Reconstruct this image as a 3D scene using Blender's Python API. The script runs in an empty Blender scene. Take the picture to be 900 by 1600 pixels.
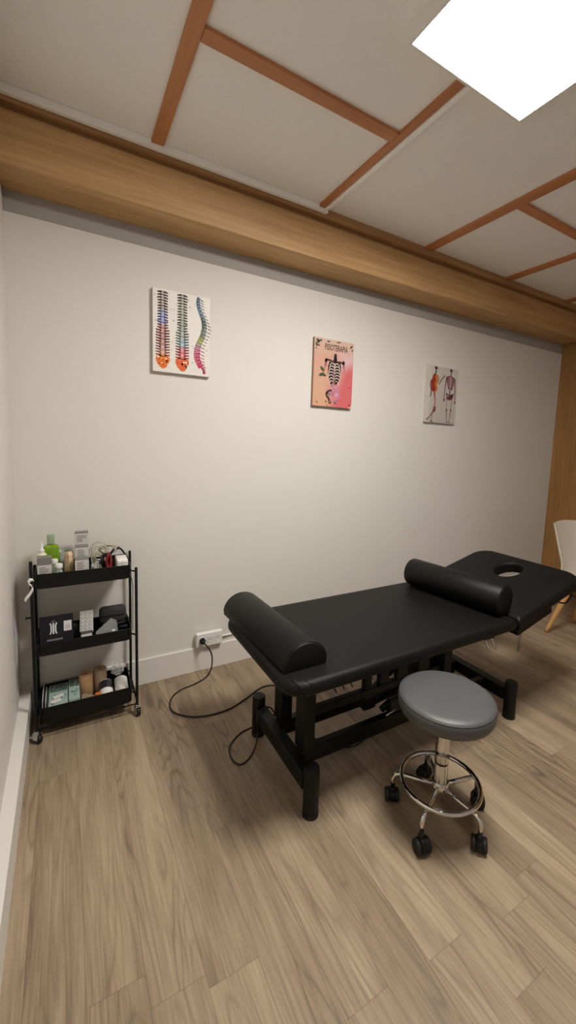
import bpy, bmesh, math, random
from mathutils import Vector, Matrix, Euler
random.seed(7)
scn = bpy.context.scene
COL = scn.collection
PI = math.pi

# ------------------------------------------------------------------ materials
def lin(c):
    def f(v):
        v /= 255.0
        return v / 12.92 if v <= 0.04045 else ((v + 0.055) / 1.055) ** 2.4
    return (f(c[0]), f(c[1]), f(c[2]), 1.0)

def mat(name, rgb, rough=0.5, metal=0.0, bump=0.0, bscale=200.0, var=0.0, vscale=8.0,
        spec=0.5, trans=0.0, alpha=1.0, coat=0.0, stretch=None):
    """principled surface with procedural tone variation and fine bump"""
    m = bpy.data.materials.new(name); m.use_nodes = True
    nt = m.node_tree; N = nt.nodes; L = nt.links
    b = N['Principled BSDF']
    c = lin(rgb)
    b.inputs['Base Color'].default_value = c
    b.inputs['Roughness'].default_value = rough
    b.inputs['Metallic'].default_value = metal
    b.inputs['Specular IOR Level'].default_value = spec
    b.inputs['Transmission Weight'].default_value = trans
    b.inputs['Alpha'].default_value = alpha
    b.inputs['Coat Weight'].default_value = coat
    tc = N.new('ShaderNodeTexCoord'); src = tc.outputs['Object']
    if stretch:
        mp = N.new('ShaderNodeMapping'); mp.inputs['Scale'].default_value = stretch
        L.new(src, mp.inputs['Vector']); src = mp.outputs['Vector']
    nz = N.new('ShaderNodeTexNoise'); nz.inputs['Scale'].default_value = vscale
    nz.inputs['Detail'].default_value = 5
    L.new(src, nz.inputs['Vector'])
    mx = N.new('ShaderNodeMix'); mx.data_type = 'RGBA'
    v = var
    mx.inputs[6].default_value = (c[0]*(1-v), c[1]*(1-v), c[2]*(1-v), 1)
    mx.inputs[7].default_value = (min(1, c[0]*(1+v)), min(1, c[1]*(1+v)), min(1, c[2]*(1+v)), 1)
    L.new(nz.outputs['Fac'], mx.inputs[0]); L.new(mx.outputs[2], b.inputs['Base Color'])
    if bump:
        n2 = N.new('ShaderNodeTexNoise'); n2.inputs['Scale'].default_value = bscale
        n2.inputs['Detail'].default_value = 3
        L.new(src, n2.inputs['Vector'])
        bp = N.new('ShaderNodeBump'); bp.inputs['Strength'].default_value = bump
        bp.inputs['Distance'].default_value = 0.002
        L.new(n2.outputs['Fac'], bp.inputs['Height']); L.new(bp.outputs['Normal'], b.inputs['Normal'])
    return m

def wood(name, c1, c2, axis, rough=0.5, fine=55.0, long=2.2, bump=0.08):
    """straight grained wood; axis = grain direction"""
    m = bpy.data.materials.new(name); m.use_nodes = True
    nt = m.node_tree; N = nt.nodes; L = nt.links; b = N['Principled BSDF']
    b.inputs['Roughness'].default_value = rough
    tc = N.new('ShaderNodeTexCoord'); mp = N.new('ShaderNodeMapping')
    s = [fine]*3; s[axis] = long
    mp.inputs['Scale'].default_value = s
    L.new(tc.outputs['Object'], mp.inputs['Vector'])
    nz = N.new('ShaderNodeTexNoise'); nz.inputs['Scale'].default_value = 1.0
    nz.inputs['Detail'].default_value = 7; nz.inputs['Roughness'].default_value = 0.6
    nz.inputs['Distortion'].default_value = 0.4
    L.new(mp.outputs['Vector'], nz.inputs['Vector'])
    mp2 = N.new('ShaderNodeMapping'); s2 = [6.0]*3; s2[axis] = 0.7
    mp2.inputs['Scale'].default_value = s2
    L.new(tc.outputs['Object'], mp2.inputs['Vector'])
    nb = N.new('ShaderNodeTexNoise'); nb.inputs['Scale'].default_value = 1.6; nb.inputs['Detail'].default_value = 3
    L.new(mp2.outputs['Vector'], nb.inputs['Vector'])
    mm = N.new('ShaderNodeMix'); mm.data_type = 'FLOAT'; mm.inputs[0].default_value = 0.45
    L.new(nz.outputs['Fac'], mm.inputs[2]); L.new(nb.outputs['Fac'], mm.inputs[3])
    cr = N.new('ShaderNodeValToRGB')
    cr.color_ramp.elements[0].position = 0.33; cr.color_ramp.elements[0].color = lin(c1)
    cr.color_ramp.elements[1].position = 0.66; cr.color_ramp.elements[1].color = lin(c2)
    L.new(mm.outputs[0], cr.inputs['Fac']); L.new(cr.outputs['Color'], b.inputs['Base Color'])
    bp = N.new('ShaderNodeBump'); bp.inputs['Strength'].default_value = bump; bp.inputs['Distance'].default_value = 0.002
    L.new(nz.outputs['Fac'], bp.inputs['Height']); L.new(bp.outputs['Normal'], b.inputs['Normal'])
    return m

def plank_floor():
    m = bpy.data.materials.new('oak_plank_floor'); m.use_nodes = True
    nt = m.node_tree; N = nt.nodes; L = nt.links; b = N['Principled BSDF']
    def math_(op, a, bb=None, clamp=False):
        n = N.new('ShaderNodeMath'); n.operation = op; n.use_clamp = clamp
        for i, v in enumerate((a, bb)):
            if v is None: continue
            if isinstance(v, (int, float)): n.inputs[i].default_value = v
            else: L.new(v, n.inputs[i])
        return n.outputs[0]
    tc = N.new('ShaderNodeTexCoord'); sp = N.new('ShaderNodeSeparateXYZ')
    L.new(tc.outputs['Object'], sp.inputs[0])
    X, Y = sp.outputs[0], sp.outputs[1]
    PW, PL = 0.138, 1.22
    u = math_('DIVIDE', math_('SUBTRACT', X, 0.05 - 10*PW), PW)
    row = math_('FLOOR', u); fu = math_('FRACT', u)
    wn = N.new('ShaderNodeTexWhiteNoise'); wn.noise_dimensions = '1D'; L.new(row, wn.inputs['W'])
    v = math_('ADD', math_('DIVIDE', math_('ADD', Y, 20.0), PL), math_('MULTIPLY', wn.outputs['Value'], 7.31))
    colm = math_('FLOOR', v); fv = math_('FRACT', v)
    pid = math_('ADD', math_('MULTIPLY', row, 17.13), math_('MULTIPLY', colm, 5.71))
    wn2 = N.new('ShaderNodeTexWhiteNoise'); wn2.noise_dimensions = '1D'; L.new(pid, wn2.inputs['W'])
    # grain coordinates, shifted per plank
    cx = N.new('ShaderNodeCombineXYZ')
    L.new(math_('ADD', X, math_('MULTIPLY', wn2.outputs['Value'], 13.0)), cx.inputs[0])
    L.new(math_('ADD', Y, math_('MULTIPLY', wn2.outputs['Value'], 29.0)), cx.inputs[1])
    L.new(pid, cx.inputs[2])
    def noise(sx, sy, detail, dist, rough=0.55):
        mp = N.new('ShaderNodeMapping'); mp.inputs['Scale'].default_value = (sx, sy, 1)
        L.new(cx.outputs[0], mp.inputs['Vector'])
        n = N.new('ShaderNodeTexNoise'); n.inputs['Scale'].default_value = 1
        n.inputs['Detail'].default_value = detail; n.inputs['Distortion'].default_value = dist
        n.inputs['Roughness'].default_value = rough
        L.new(mp.outputs['Vector'], n.inputs['Vector']); return n.outputs['Fac']
    fine = noise(210, 7.0, 4, 0.2, 0.6)
    mask = noise(5.0, 0.8, 2, 0.2)
    mask = math_('MULTIPLY', math_('SUBTRACT', mask, 0.42, True), 6.0, True)
    broad = noise(12, 1.1, 3, 0.6)
    # cathedral figure: iso-bands of a stretched smooth field
    fld = noise(9.0, 0.95, 1.5, 0.35, 0.4)
    band = math_('FRACT', math_('MULTIPLY', fld, 15.0))
    band = math_('ABSOLUTE', math_('SUBTRACT', band, 0.5))           # 0..0.5
    band = math_('MULTIPLY', math_('SUBTRACT', 0.5, band), 2.0)       # peak lines
    band = math_('MULTIPLY', math_('POWER', band, 3.5), mask)
    g = math_('ADD', math_('MULTIPLY', fine, 0.52), math_('MULTIPLY', broad, 0.56))
    g = math_('SUBTRACT', g, math_('MULTIPLY', math_('MULTIPLY', band, fine), 0.40))
    g = math_('ADD', g, math_('MULTIPLY', math_('SUBTRACT', wn2.outputs['Value'], 0.5), 0.17))
    cr = N.new('ShaderNodeValToRGB')
    e = cr.color_ramp.elements
    e[0].position = 0.24; e[0].color = lin((104, 89, 72))
    e[1].position = 0.74; e[1].color = lin((174, 154, 128))
    k = e.new(0.48); k.color = lin((143, 124, 101))
    L.new(g, cr.inputs['Fac'])
    # seams
    def seam(f, w):
        d = math_('MINIMUM', f, math_('SUBTRACT', 1.0, f))
        return math_('SUBTRACT', 1.0, math_('DIVIDE', d, w, True), True)
    s = math_('MAXIMUM', seam(fu, 0.016), seam(fv, 0.0018), True)
    mx = N.new('ShaderNodeMix'); mx.data_type = 'RGBA'
    L.new(math_('MULTIPLY', s, 0.34), mx.inputs[0]); L.new(cr.outputs['Color'], mx.inputs[6])
    mx.inputs[7].default_value = lin((70, 54, 40))
    L.new(mx.outputs[2], b.inputs['Base Color'])
    b.inputs['Roughness'].default_value = 0.5
    b.inputs['Specular IOR Level'].default_value = 0.35
    bp = N.new('ShaderNodeBump'); bp.inputs['Strength'].default_value = 0.12; bp.inputs['Distance'].default_value = 0.002
    L.new(math_('SUBTRACT', g, s), bp.inputs['Height']); L.new(bp.outputs['Normal'], b.inputs['Normal'])
    return m

def print_mat(name, rough=0.6):
    """ink on a printed surface: colour per face from the mesh's own colour attribute"""
    m = bpy.data.materials.new(name); m.use_nodes = True
    N = m.node_tree.nodes; L = m.node_tree.links
    a = N.new('ShaderNodeAttribute'); a.attribute_name = 'ink'
    L.new(a.outputs['Color'], N['Principled BSDF'].inputs['Base Color'])
    N['Principled BSDF'].inputs['Roughness'].default_value = rough
    N['Principled BSDF'].inputs['Specular IOR Level'].default_value = 0.2
    return m

def clear_plastic(name, tint=(235, 240, 235), amount=0.35):
    m = bpy.data.materials.new(name); m.use_nodes = True
    nt = m.node_tree; N = nt.nodes; L = nt.links
    N.remove(N['Principled BSDF'])
    t = N.new('ShaderNodeBsdfTransparent'); t.inputs['Color'].default_value = lin(tint)
    p = N.new('ShaderNodeBsdfPrincipled'); p.inputs['Base Color'].default_value = lin(tint)
    p.inputs['Roughness'].default_value = 0.12
    lw = N.new('ShaderNodeLayerWeight'); lw.inputs['Blend'].default_value = 0.4
    ad = N.new('ShaderNodeMath'); ad.operation = 'ADD'; ad.use_clamp = True; ad.inputs[1].default_value = amount
    ml = N.new('ShaderNodeMath'); ml.operation = 'MULTIPLY'; ml.inputs[1].default_value = 0.5
    L.new(lw.outputs['Facing'], ml.inputs[0]); L.new(ml.outputs[0], ad.inputs[0])
    mx = N.new('ShaderNodeMixShader')
    L.new(ad.outputs[0], mx.inputs[0]); L.new(t.outputs[0], mx.inputs[1]); L.new(p.outputs[0], mx.inputs[2])
    L.new(mx.outputs[0], N['Material Output'].inputs['Surface'])
    return m

M = dict(
    wall=mat('painted_wall', (218, 214, 206), 0.9, bump=0.12, bscale=140, var=0.02, vscale=3, spec=0.2),
    stripgrey=mat('grey_strip', (168, 164, 157), 0.95, bump=0.2, bscale=120, var=0.04, vscale=5, spec=0.1),
    ceil=mat('ceiling_board', (238, 235, 230), 0.92, bump=0.25, bscale=260, var=0.03, vscale=60, spec=0.2),
    base=mat('baseboard_paint', (222, 218, 211), 0.45, var=0.01),
    floor=plank_floor(),
    beam=wood('oak_beam', (164, 125, 77), (206, 167, 116), 0),
    strip_x=wood('cherry_strip_along', (166, 106, 62), (194, 130, 82), 0),
    strip_y=wood('cherry_strip_across', (166, 106, 62), (194, 130, 82), 1),
    trimw=wood('oak_trim', (140, 100, 60), (176, 134, 88), 0),
    panelw=wood('oak_wall_panel', (132, 94, 50), (172, 128, 76), 2, fine=70),
    trunk=mat('trunking_plastic', (246, 245, 241), 0.4, var=0.01),
    whiteplas=mat('white_plastic', (228, 226, 220), 0.4, var=0.01),
    vinyl=mat('black_vinyl', (14, 14, 15), 0.5, spec=0.22, bump=0.18, bscale=900, var=0.12, vscale=12),
    vinyl2=mat('black_vinyl_bolster', (11, 11, 12), 0.47, spec=0.25, bump=0.18, bscale=900, var=0.12, vscale=12),
    grey=mat('grey_vinyl', (80, 81, 82), 0.42, bump=0.2, bscale=800, var=0.05, vscale=20),
    seam=mat('grey_vinyl_piping', (70, 70, 70), 0.45, var=0.05),
    blackmetal=mat('black_powder_coat', (8, 8, 8), 0.5, spec=0.3, var=0.1, bump=0.05, bscale=600),
    blackplas=mat('black_plastic', (9, 9, 10), 0.45, spec=0.35, var=0.1),
    rubber=mat('black_rubber', (9, 9, 9), 0.6, var=0.1),
    cable=mat('black_cable_sheath', (20, 17, 15), 0.5, var=0.05),
    chrome=mat('chrome', (216, 214, 210), 0.09, metal=1.0, var=0.02),
    chair=mat('cream_plastic', (222, 214, 200), 0.38, var=0.02),
    beech=wood('beech_leg', (190, 138, 82), (216, 166, 108), 2, fine=40),
    ink=print_mat('printed_ink'),
    canvas=mat('canvas_edge', (196, 190, 182), 0.85, bump=0.2, bscale=1200, var=0.03),
    canvas_dark=mat('canvas_edge_dark', (150, 122, 110), 0.85, bump=0.2, bscale=1200, var=0.1, vscale=30),
    green=mat('green_liquid_plastic', (112, 150, 18), 0.22, var=0.1, vscale=20, coat=0.3),
    greencap=clear_plastic('frosted_cap', (190, 205, 180), 0.45),
    clear=clear_plastic('clear_plastic'),
    bag=clear_plastic('crumpled_plastic', (240, 240, 238), 0.16),
    cork=wood('light_wood_block', (204, 172, 130), (228, 202, 166), 2, fine=80),
    boxgrey=mat('grey_card', (120, 118, 114), 0.6, var=0.04),
    boxwhite=mat('white_card', (196, 194, 188), 0.6, var=0.03),
    cream=mat('cream_bottle', (224, 220, 190), 0.35, var=0.04),
    red=mat('red_cable', (128, 24, 28), 0.4, var=0.1),
    wirew=mat('pale_wire', (186, 180, 158), 0.35, var=0.1),
    charcoal=mat('charcoal_fabric', (52, 52, 54), 0.85, bump=0.4, bscale=500, var=0.15, vscale=60),
    boxblack=mat('black_card', (26, 25, 30), 0.4, var=0.05),
    silver=mat('silver_blister', (176, 176, 172), 0.32, metal=0.35, var=0.12, vscale=90),
    teal=mat('teal_card', (150, 178, 168), 0.55, var=0.12, vscale=60),
    tealdark=mat('dark_teal_card', (70, 92, 84), 0.55, var=0.35, vscale=70),
    tan=mat('tan_bandage', (186, 146, 104), 0.85, bump=0.5, bscale=300, var=0.1, vscale=90, stretch=(1, 1, 8)),
    tan2=mat('beige_bandage', (176, 150, 122), 0.85, bump=0.5, bscale=300, var=0.1, vscale=90, stretch=(1, 1, 8)),
    orange=mat('orange_plastic', (206, 104, 40), 0.4, var=0.05),
    paper=mat('white_paper_roll', (222, 218, 212), 0.8, var=0.05, vscale=40),
    purple=mat('dark_wrapper', (44, 40, 46), 0.16, var=0.3, vscale=60),
    hole=mat('roll_core', (120, 110, 100), 0.8, var=0.1),
    stripe=mat('striped_packet', (150, 132, 112), 0.5, var=0.7, vscale=30, stretch=(60, 6, 6)),
)
def emit(name, rgb, strength):
    m = bpy.data.materials.new(name); m.use_nodes = True
    b = m.node_tree.nodes['Principled BSDF']
    b.inputs['Base Color'].default_value = (0.9, 0.9, 0.9, 1)
    b.inputs['Emission Color'].default_value = lin(rgb)
    b.inputs['Emission Strength'].default_value = strength
    return m

# ------------------------------------------------------------------ mesh building
class MB:
    def __init__(self):
        self.bm = bmesh.new()
        self.ink = self.bm.loops.layers.float_color.new('ink')
    def _fin(self, faces, col, smooth):
        for f in faces:
            f.smooth = smooth
            if col is not None:
                for l in f.loops: l[self.ink] = col
    def face(self, pts, col=None, smooth=False):
        f = self.bm.faces.new([self.bm.verts.new(p) for p in pts]); self._fin([f], col, smooth); return f
    def grid(self, rows, closed_u=False, closed_v=False, smooth=True, col=None, cap=False):
        """rows: list of rings of points"""
        V = [[self.bm.verts.new(p) for p in r] for r in rows]
        fs = []
        n = len(V); k = len(V[0])
        for i in range(n if closed_v else n - 1):
            a, b = V[i], V[(i + 1) % n]
            for j in range(k if closed_u else k - 1):
                q = [a[j], a[(j + 1) % k], b[(j + 1) % k], b[j]]
                try: fs.append(self.bm.faces.new(q))
                except ValueError: pass
        if cap:
            for r in (V[0][::-1], V[-1]):
                try:
                    f = self.bm.faces.new(r); f.smooth = False
                    if col is not None:
                        for l in f.loops: l[self.ink] = col
                except ValueError: pass
        self._fin(fs, col, smooth)
        return fs
    def box(self, x0, x1, y0, y1, z0, z1, bev=0.0, seg=2, T=None, col=None):
        r = bmesh.ops.create_cube(self.bm, size=1.0)
        vs = r['verts']
        for v in vs:
            v.co = Vector(((x0+x1)/2 + v.co.x*(x1-x0), (y0+y1)/2 + v.co.y*(y1-y0), (z0+z1)/2 + v.co.z*(z1-z0)))
        if bev:
            es = list({e for v in vs for e in v.link_edges})
            rb = bmesh.ops.bevel(self.bm, geom=es, offset=bev, segments=seg, profile=0.5, affect='EDGES')
            vs = list({v for f in rb['faces'] for v in f.verts} | {v for v in vs if v.is_valid})
        vs = [v for v in vs if v.is_valid]
        if T is not None:
            for v in vs: v.co = T @ v.co
        fs = {f for v in vs for f in v.link_faces}
        self._fin(fs, col, False)
        return vs
    def tube(self, pts, r, seg=10, closed=False, smooth=True, cap=True, radii=None):
        pts = [Vector(p) for p in pts]
        n = len(pts); rows = []
        up = Vector((0, 0, 1))
        prev = None
        for i, p in enumerate(pts):
            if closed: t = pts[(i + 1) % n] - pts[i - 1]
            else: t = pts[min(i + 1, n - 1)] - pts[max(i - 1, 0)]
            t.normalize()
            if prev is None:
                a = up.cross(t)
                if a.length < 1e-3: a = Vector((1, 0, 0)).cross(t)
            else:
                a = prev - t * prev.dot(t)
            a.normalize(); prev = a; b = t.cross(a)
            rr = radii[i] if radii else r
            rows.append([p + (a*math.cos(2*PI*k/seg) + b*math.sin(2*PI*k/seg))*rr for k in range(seg)])
        self.grid(rows, closed_u=True, closed_v=closed, smooth=smooth, cap=cap and not closed)
    def lathe(self, prof, c=(0, 0, 0), seg=32, T=None, smooth=True, cap=True):
        """prof: (r, z) from bottom to top, about the local z axis at c"""
        rows = []
        for r, z in prof:
            ring = []
            for k in range(seg):
                a = 2*PI*k/seg
                p = Vector((r*math.cos(a), r*math.sin(a), z))
                if T is not None: p = T @ p
                ring.append(p + Vector(c))
            rows.append(ring)
        self.grid(rows, closed_u=True, smooth=smooth, cap=cap)
    def prism(self, poly, z0, z1, T=None, bev=0.0, seg=3, smooth=False):
        """extrude an xy polygon between z0 and z1, rounding its top and bottom rims"""
        cx = sum(p[0] for p in poly)/len(poly); cy = sum(p[1] for p in poly)/len(poly)
        lv = []
        if bev:
            for i in range(seg + 1):
                a = PI/2*i/seg
                lv.append((bev*(1 - math.sin(a)), z0 + bev*(1 - math.cos(a))))
            for i in range(seg + 1):
                a = PI/2*i/seg
                lv.append((bev*(1 - math.cos(a)), z1 - bev*(1 - math.sin(a))))
        else: lv = [(0, z0), (0, z1)]
        w = max(abs(p[0]-cx) for p in poly); h = max(abs(p[1]-cy) for p in poly)
        rows = []
        for ins, z in lv:
            ring = []
            for x, y in poly:
                p = Vector((cx + (x-cx)*(1-ins/w), cy + (y-cy)*(1-ins/h), z))
                ring.append(T @ p if T is not None else p)
            rows.append(ring)
        self.grid(rows, closed_u=True, smooth=smooth, cap=True)
    def sphere(self, c, r, sc=(1, 1, 1), seg=16, rings=10):
        rows = []
        for i in range(1, rings):
            a = PI*i/rings - PI/2
            rows.append([Vector(c) + Vector((r*sc[0]*math.cos(a)*math.cos(2*PI*k/seg), r*sc[1]*math.cos(a)*math.sin(2*PI*k/seg), r*sc[2]*math.sin(a))) for k in range(seg)])
        self.grid(rows, closed_u=True, smooth=True, cap=True)
    def build(self, name, m, parent=None, world=True, smooth_angle=None):
        """world=True: points given in room coordinates, made relative to the parent's origin"""
        if world and parent is not None:
            o = Vector((0, 0, 0)); q = parent
            while q is not None: o += q.location; q = q.parent
            for v in self.bm.verts: v.co -= o
        bmesh.ops.recalc_face_normals(self.bm, faces=self.bm.faces)
        me = bpy.data.meshes.new(name); self.bm.to_mesh(me); self.bm.free()
        me.materials.append(m)
        ob = bpy.data.objects.new(name, me); COL.objects.link(ob)
        if parent is not None: ob.parent = parent
        if smooth_angle:
            for p in me.polygons: p.use_smooth = True
            me.set_sharp_from_angle(angle=math.radians(smooth_angle))
        return ob

def tag(o, label=None, cat=None, group=None, kind=None):
    if label: o['label'] = label
    if cat: o['category'] = cat
    if group: o['group'] = group
    if kind: o['kind'] = kind
    return o
def thing(name, label, cat, loc=(0, 0, 0), rot=None, group=None):
    o = bpy.data.objects.new(name, None); COL.objects.link(o)
    o.empty_display_size = 0.05
    o.location = loc
    if rot: o.rotation_euler = rot
    return tag(o, label, cat, group)
def struct(name, mb, m): return tag(mb.build(name, m), kind='structure')
def sbox(name, m, *a, **k):
    mb = MB(); mb.box(*a, **k); return struct(name, mb, m)
def smooth_path(pts, n=8, closed=False):
    P = [Vector(p) for p in pts]; out = []
    k = len(P)
    for i in range(k if closed else k - 1):
        if closed: a, b, c, d = P[i-1], P[i], P[(i+1) % k], P[(i+2) % k]
        else: a, b, c, d = P[max(i-1, 0)], P[i], P[i+1], P[min(i+2, k-1)]
        for j in range(n):
            t = j/n
            out.append(0.5*((2*b) + (c-a)*t + (2*a-5*b+4*c-d)*t*t + (3*b-a-3*c+d)*t*t*t))
    if not closed: out.append(P[-1])
    return out
def rrect(x0, x1, y0, y1, r, seg=6):
    r = r if isinstance(r, (tuple, list)) else (r,)*4      # corners: x1y1, x0y1, x0y0, x1y0
    pts = []
    for (cx, cy, a0, rr) in ((x1-r[0], y1-r[0], 0, r[0]), (x0+r[1], y1-r[1], 90, r[1]), (x0+r[2], y0+r[2], 180, r[2]), (x1-r[3], y0+r[3], 270, r[3])):
        for i in range(seg + 1):
            a = math.radians(a0 + 90*i/seg); pts.append((cx + rr*math.cos(a), cy + rr*math.sin(a)))
    return pts

# ------------------------------------------------------------------ camera (solved from the photograph's vanishing lines)
CX, CD, CH = 0.1724, 2.4096, 1.42
yaw, pitch, roll, FPX = 0.5354, -0.1072, 0.0375, 644.6
cy_, sy_, cp_, sp_ = math.cos(yaw), math.sin(yaw), math.cos(pitch), math.sin(pitch)
fw = Vector((sy_*cp_, cy_*cp_, sp_)); rt = Vector((cy_, -sy_, 0)); up = rt.cross(fw)
c_, s_ = math.cos(roll), math.sin(roll)
rt, up = rt*c_ + up*s_, up*c_ - rt*s_
cam = bpy.data.cameras.new('camera'); cam.sensor_fit = 'VERTICAL'; cam.sensor_height = 36.0
cam.lens = FPX/1600*36.0
cam.shift_x = -32.87/1600; cam.shift_y = -37.57/1600
cam.clip_start = 0.02
co = bpy.data.objects.new('camera', cam); COL.objects.link(co)
mw = Matrix((rt, up, -fw)).transposed().to_4x4(); mw.translation = Vector((CX, -CD, CH))
co.matrix_world = mw
scn.camera = co

# ------------------------------------------------------------------ room shell
XR, YF, ZC = 4.50, -4.2, 2.77
sbox('floor', M['floor'], -0.12, XR+0.1, YF-0.1, 0.1, -0.1, 0.0)
sbox('ceiling', M['ceil'], -0.12, XR+0.1, YF-0.1, 0.1, ZC, ZC+0.1)
sbox('wall_back', M['wall'], -0.14, XR+0.1, 0.0, 0.1, 0.0, 2.406)
# strip coloured darker grey than the wall, set back between its top and the beam
sbox('trim_20', M['stripgrey'], -0.14, XR+0.1, 0.012, 0.1, 2.4062, ZC)
sbox('wall_left', M['wall'], -0.14, -0.045, YF-0.1, 0.0, 0.0, ZC)
sbox('wall_right', M['panelw'], XR, XR+0.1, YF-0.1, 0.0, 0.0, ZC)
def base_back():
    mb = MB(); h = 0.152
    mb.box(-0.045, XR, -0.014, 0.0, 0.0, h, bev=0.003); return mb
struct('baseboard_back', base_back(), M['base'])
sbox('baseboard_left', M['base'], -0.045, 0.0, YF, -0.0145, 0.0, 0.145, bev=0.003)
# boxed oak beam along the back wall
sbox('trim_1', M['beam'], -0.045, XR, -0.214, 0.0115, 2.502, 2.708, bev=0.004)
mb = MB(); mb.box(-0.045, XR, -0.205, 0.0115, 2.712, ZC, bev=0.0); mb.box(-0.045, XR, -0.243, -0.205, 2.722, ZC, bev=0.003)
struct('trim_2', mb, M['trimw'])
tn = 3
for x0, x1 in ((0.541, 0.596), (1.442, 1.478), (2.293, 2.362), (3.170, 3.238), (4.02, 4.085)):
    sbox('trim_%d' % tn, M['strip_y'], x0, x1, YF, -0.2435, 2.755, ZC, bev=0.002); tn += 1
for x0, x1, y0, y1 in ((0.597, 1.441, -0.918, -0.862), (2.363, 3.169, -0.918, -0.864), (0.597, 1.441, -2.75, -2.695), (2.363, 3.169, -2.75, -2.695)):
    sbox('trim_%d' % tn, M['strip_x'], x0, x1, y0, y1, 2.755, ZC, bev=0.002); tn += 1

# white cable trunking along the beam, turning along the strip to the lamp
t = thing('cable_trunking', 'white plastic cable trunking running along the oak beam and out to the ceiling lamp', 'cable trunking', (0, -0.25, 2.75))
mb = MB(); mb.box(-0.044, 1.502, -0.268, -0.2445, 2.737, 2.7695, bev=0.002); mb.build('trunking_run', M['trunk'], t)
mb = MB(); mb.box(1.480, 1.502, -1.272, -0.2685, 2.748, 2.7695, bev=0.002); mb.build('trunking_run', M['trunk'], t)

# ceiling lamp
LX0, LX1, LY0, LY1, LZ = 1.152, 1.747, -1.872, -1.274, 2.708
t = thing('ceiling_panel_light', 'square white surface mounted panel lamp glowing on the ceiling', 'ceiling light', ((LX0+LX1)/2, (LY0+LY1)/2, ZC))
mb = MB(); w = 0.012
mb.box(LX0, LX0+w, LY0, LY1, LZ, ZC-0.0005, bev=0.002); mb.box(LX1-w, LX1, LY0, LY1, LZ, ZC-0.0005, bev=0.002)
mb.box(LX0+w, LX1-w, LY0, LY0+w, LZ, ZC-0.0005, bev=0.002); mb.box(LX0+w, LX1-w, LY1-w, LY1, LZ, ZC-0.0005, bev=0.002)
mb.build('frame', M['whiteplas'], t)
LAMP = emit('lamp_diffuser', (255, 251, 245), 65.0)
mb = MB(); mb.box(LX0+w, LX1-w, LY0+w, LY1-w, LZ+0.004, LZ+0.010); mb.build('diffuser', LAMP, t)

# ------------------------------------------------------------------ pictures (flat prints on stretched canvas)
class Art:
    """flat coloured shapes on the plane of a canvas; u right, v up, 0..1"""
    def __init__(s, x0, x1, z0, z1, y):
        s.x0, s.x1, s.z0, s.z1, s.y = x0, x1, z0, z1, y
        s.mb = MB(); s.k = 0
        s.asp = (z1-z0)/(x1-x0)
    def P(s, u, v, lay): return Vector((s.x0 + u*(s.x1-s.x0), s.y - 0.00006*lay, s.z0 + v*(s.z1-s.z0)))
    def poly(s, pts, col, lay):
        s.mb.face([s.P(u, v, lay) for u, v in pts], lin(col))
    def ell(s, u, v, ru, rv, col, lay, n=10, rot=0.0):
        pts = []
        for i in range(n):
            a = 2*PI*i/n; x, y = ru*math.cos(a), rv*math.sin(a)*s.asp
            pts.append((u + x*math.cos(rot) - y*math.sin(rot), v + (x*math.sin(rot) + y*math.cos(rot))/s.asp))
        s.poly(pts, col, lay)
    def stroke(s, pts, w, col, lay, w1=None):
        for i in range(len(pts)-1):
            (a, b), (c, d) = pts[i], pts[i+1]
            dx, dy = c-a, (d-b)*s.asp; l = math.hypot(dx, dy) or 1
            n0 = (-dy/l, dx/l/s.asp)
            t0 = i/(len(pts)-1); t1 = (i+1)/(len(pts)-1)
            wa = w + ((w1 if w1 is not None else w) - w)*t0; wb = w + ((w1 if w1 is not None else w) - w)*t1
            s.poly([(a-n0[0]*wa, b-n0[1]*wa), (c-n0[0]*wb, d-n0[1]*wb), (c+n0[0]*wb, d+n0[1]*wb), (a+n0[0]*wa, b+n0[1]*wa)], col, lay)
    def field(s, fn, nu, nv):
        for i in range(nu):
            for j in range(nv):
                f = s.mb.face([s.P(u/nu, v/nv, 0) for u, v in ((i, j), (i+1, j), (i+1, j+1), (i, j+1))])
                for l, (u, v) in zip(f.loops, ((i, j), (i+1, j), (i+1, j+1), (i, j+1))): l[s.mb.ink] = lin(fn(u/nu, v/nv))
def mixc(a, b, t):
    t = max(0, min(1, t)); return tuple(a[i] + (b[i]-a[i])*t for i in range(3))
def ramp(st, t):
    for (p0, c0), (p1, c1) in zip(st, st[1:]):
        if t <= p1: return mixc(c0, c1, (t-p0)/(p1-p0))
    return st[-1][1]
def canvas(label, x0, x1, z0, z1, edge):
    t = thing('canvas_picture', label, 'picture', ((x0+x1)/2, -0.001, z0))
    mb = MB(); mb.box(x0, x1, -0.024, -0.0008, z0, z1, bev=0.002); mb.build('stretched_canvas', edge, t)
    return t, Art(x0+0.001, x1-0.001, z0+0.001, z1-0.001, -0.0244)

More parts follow.
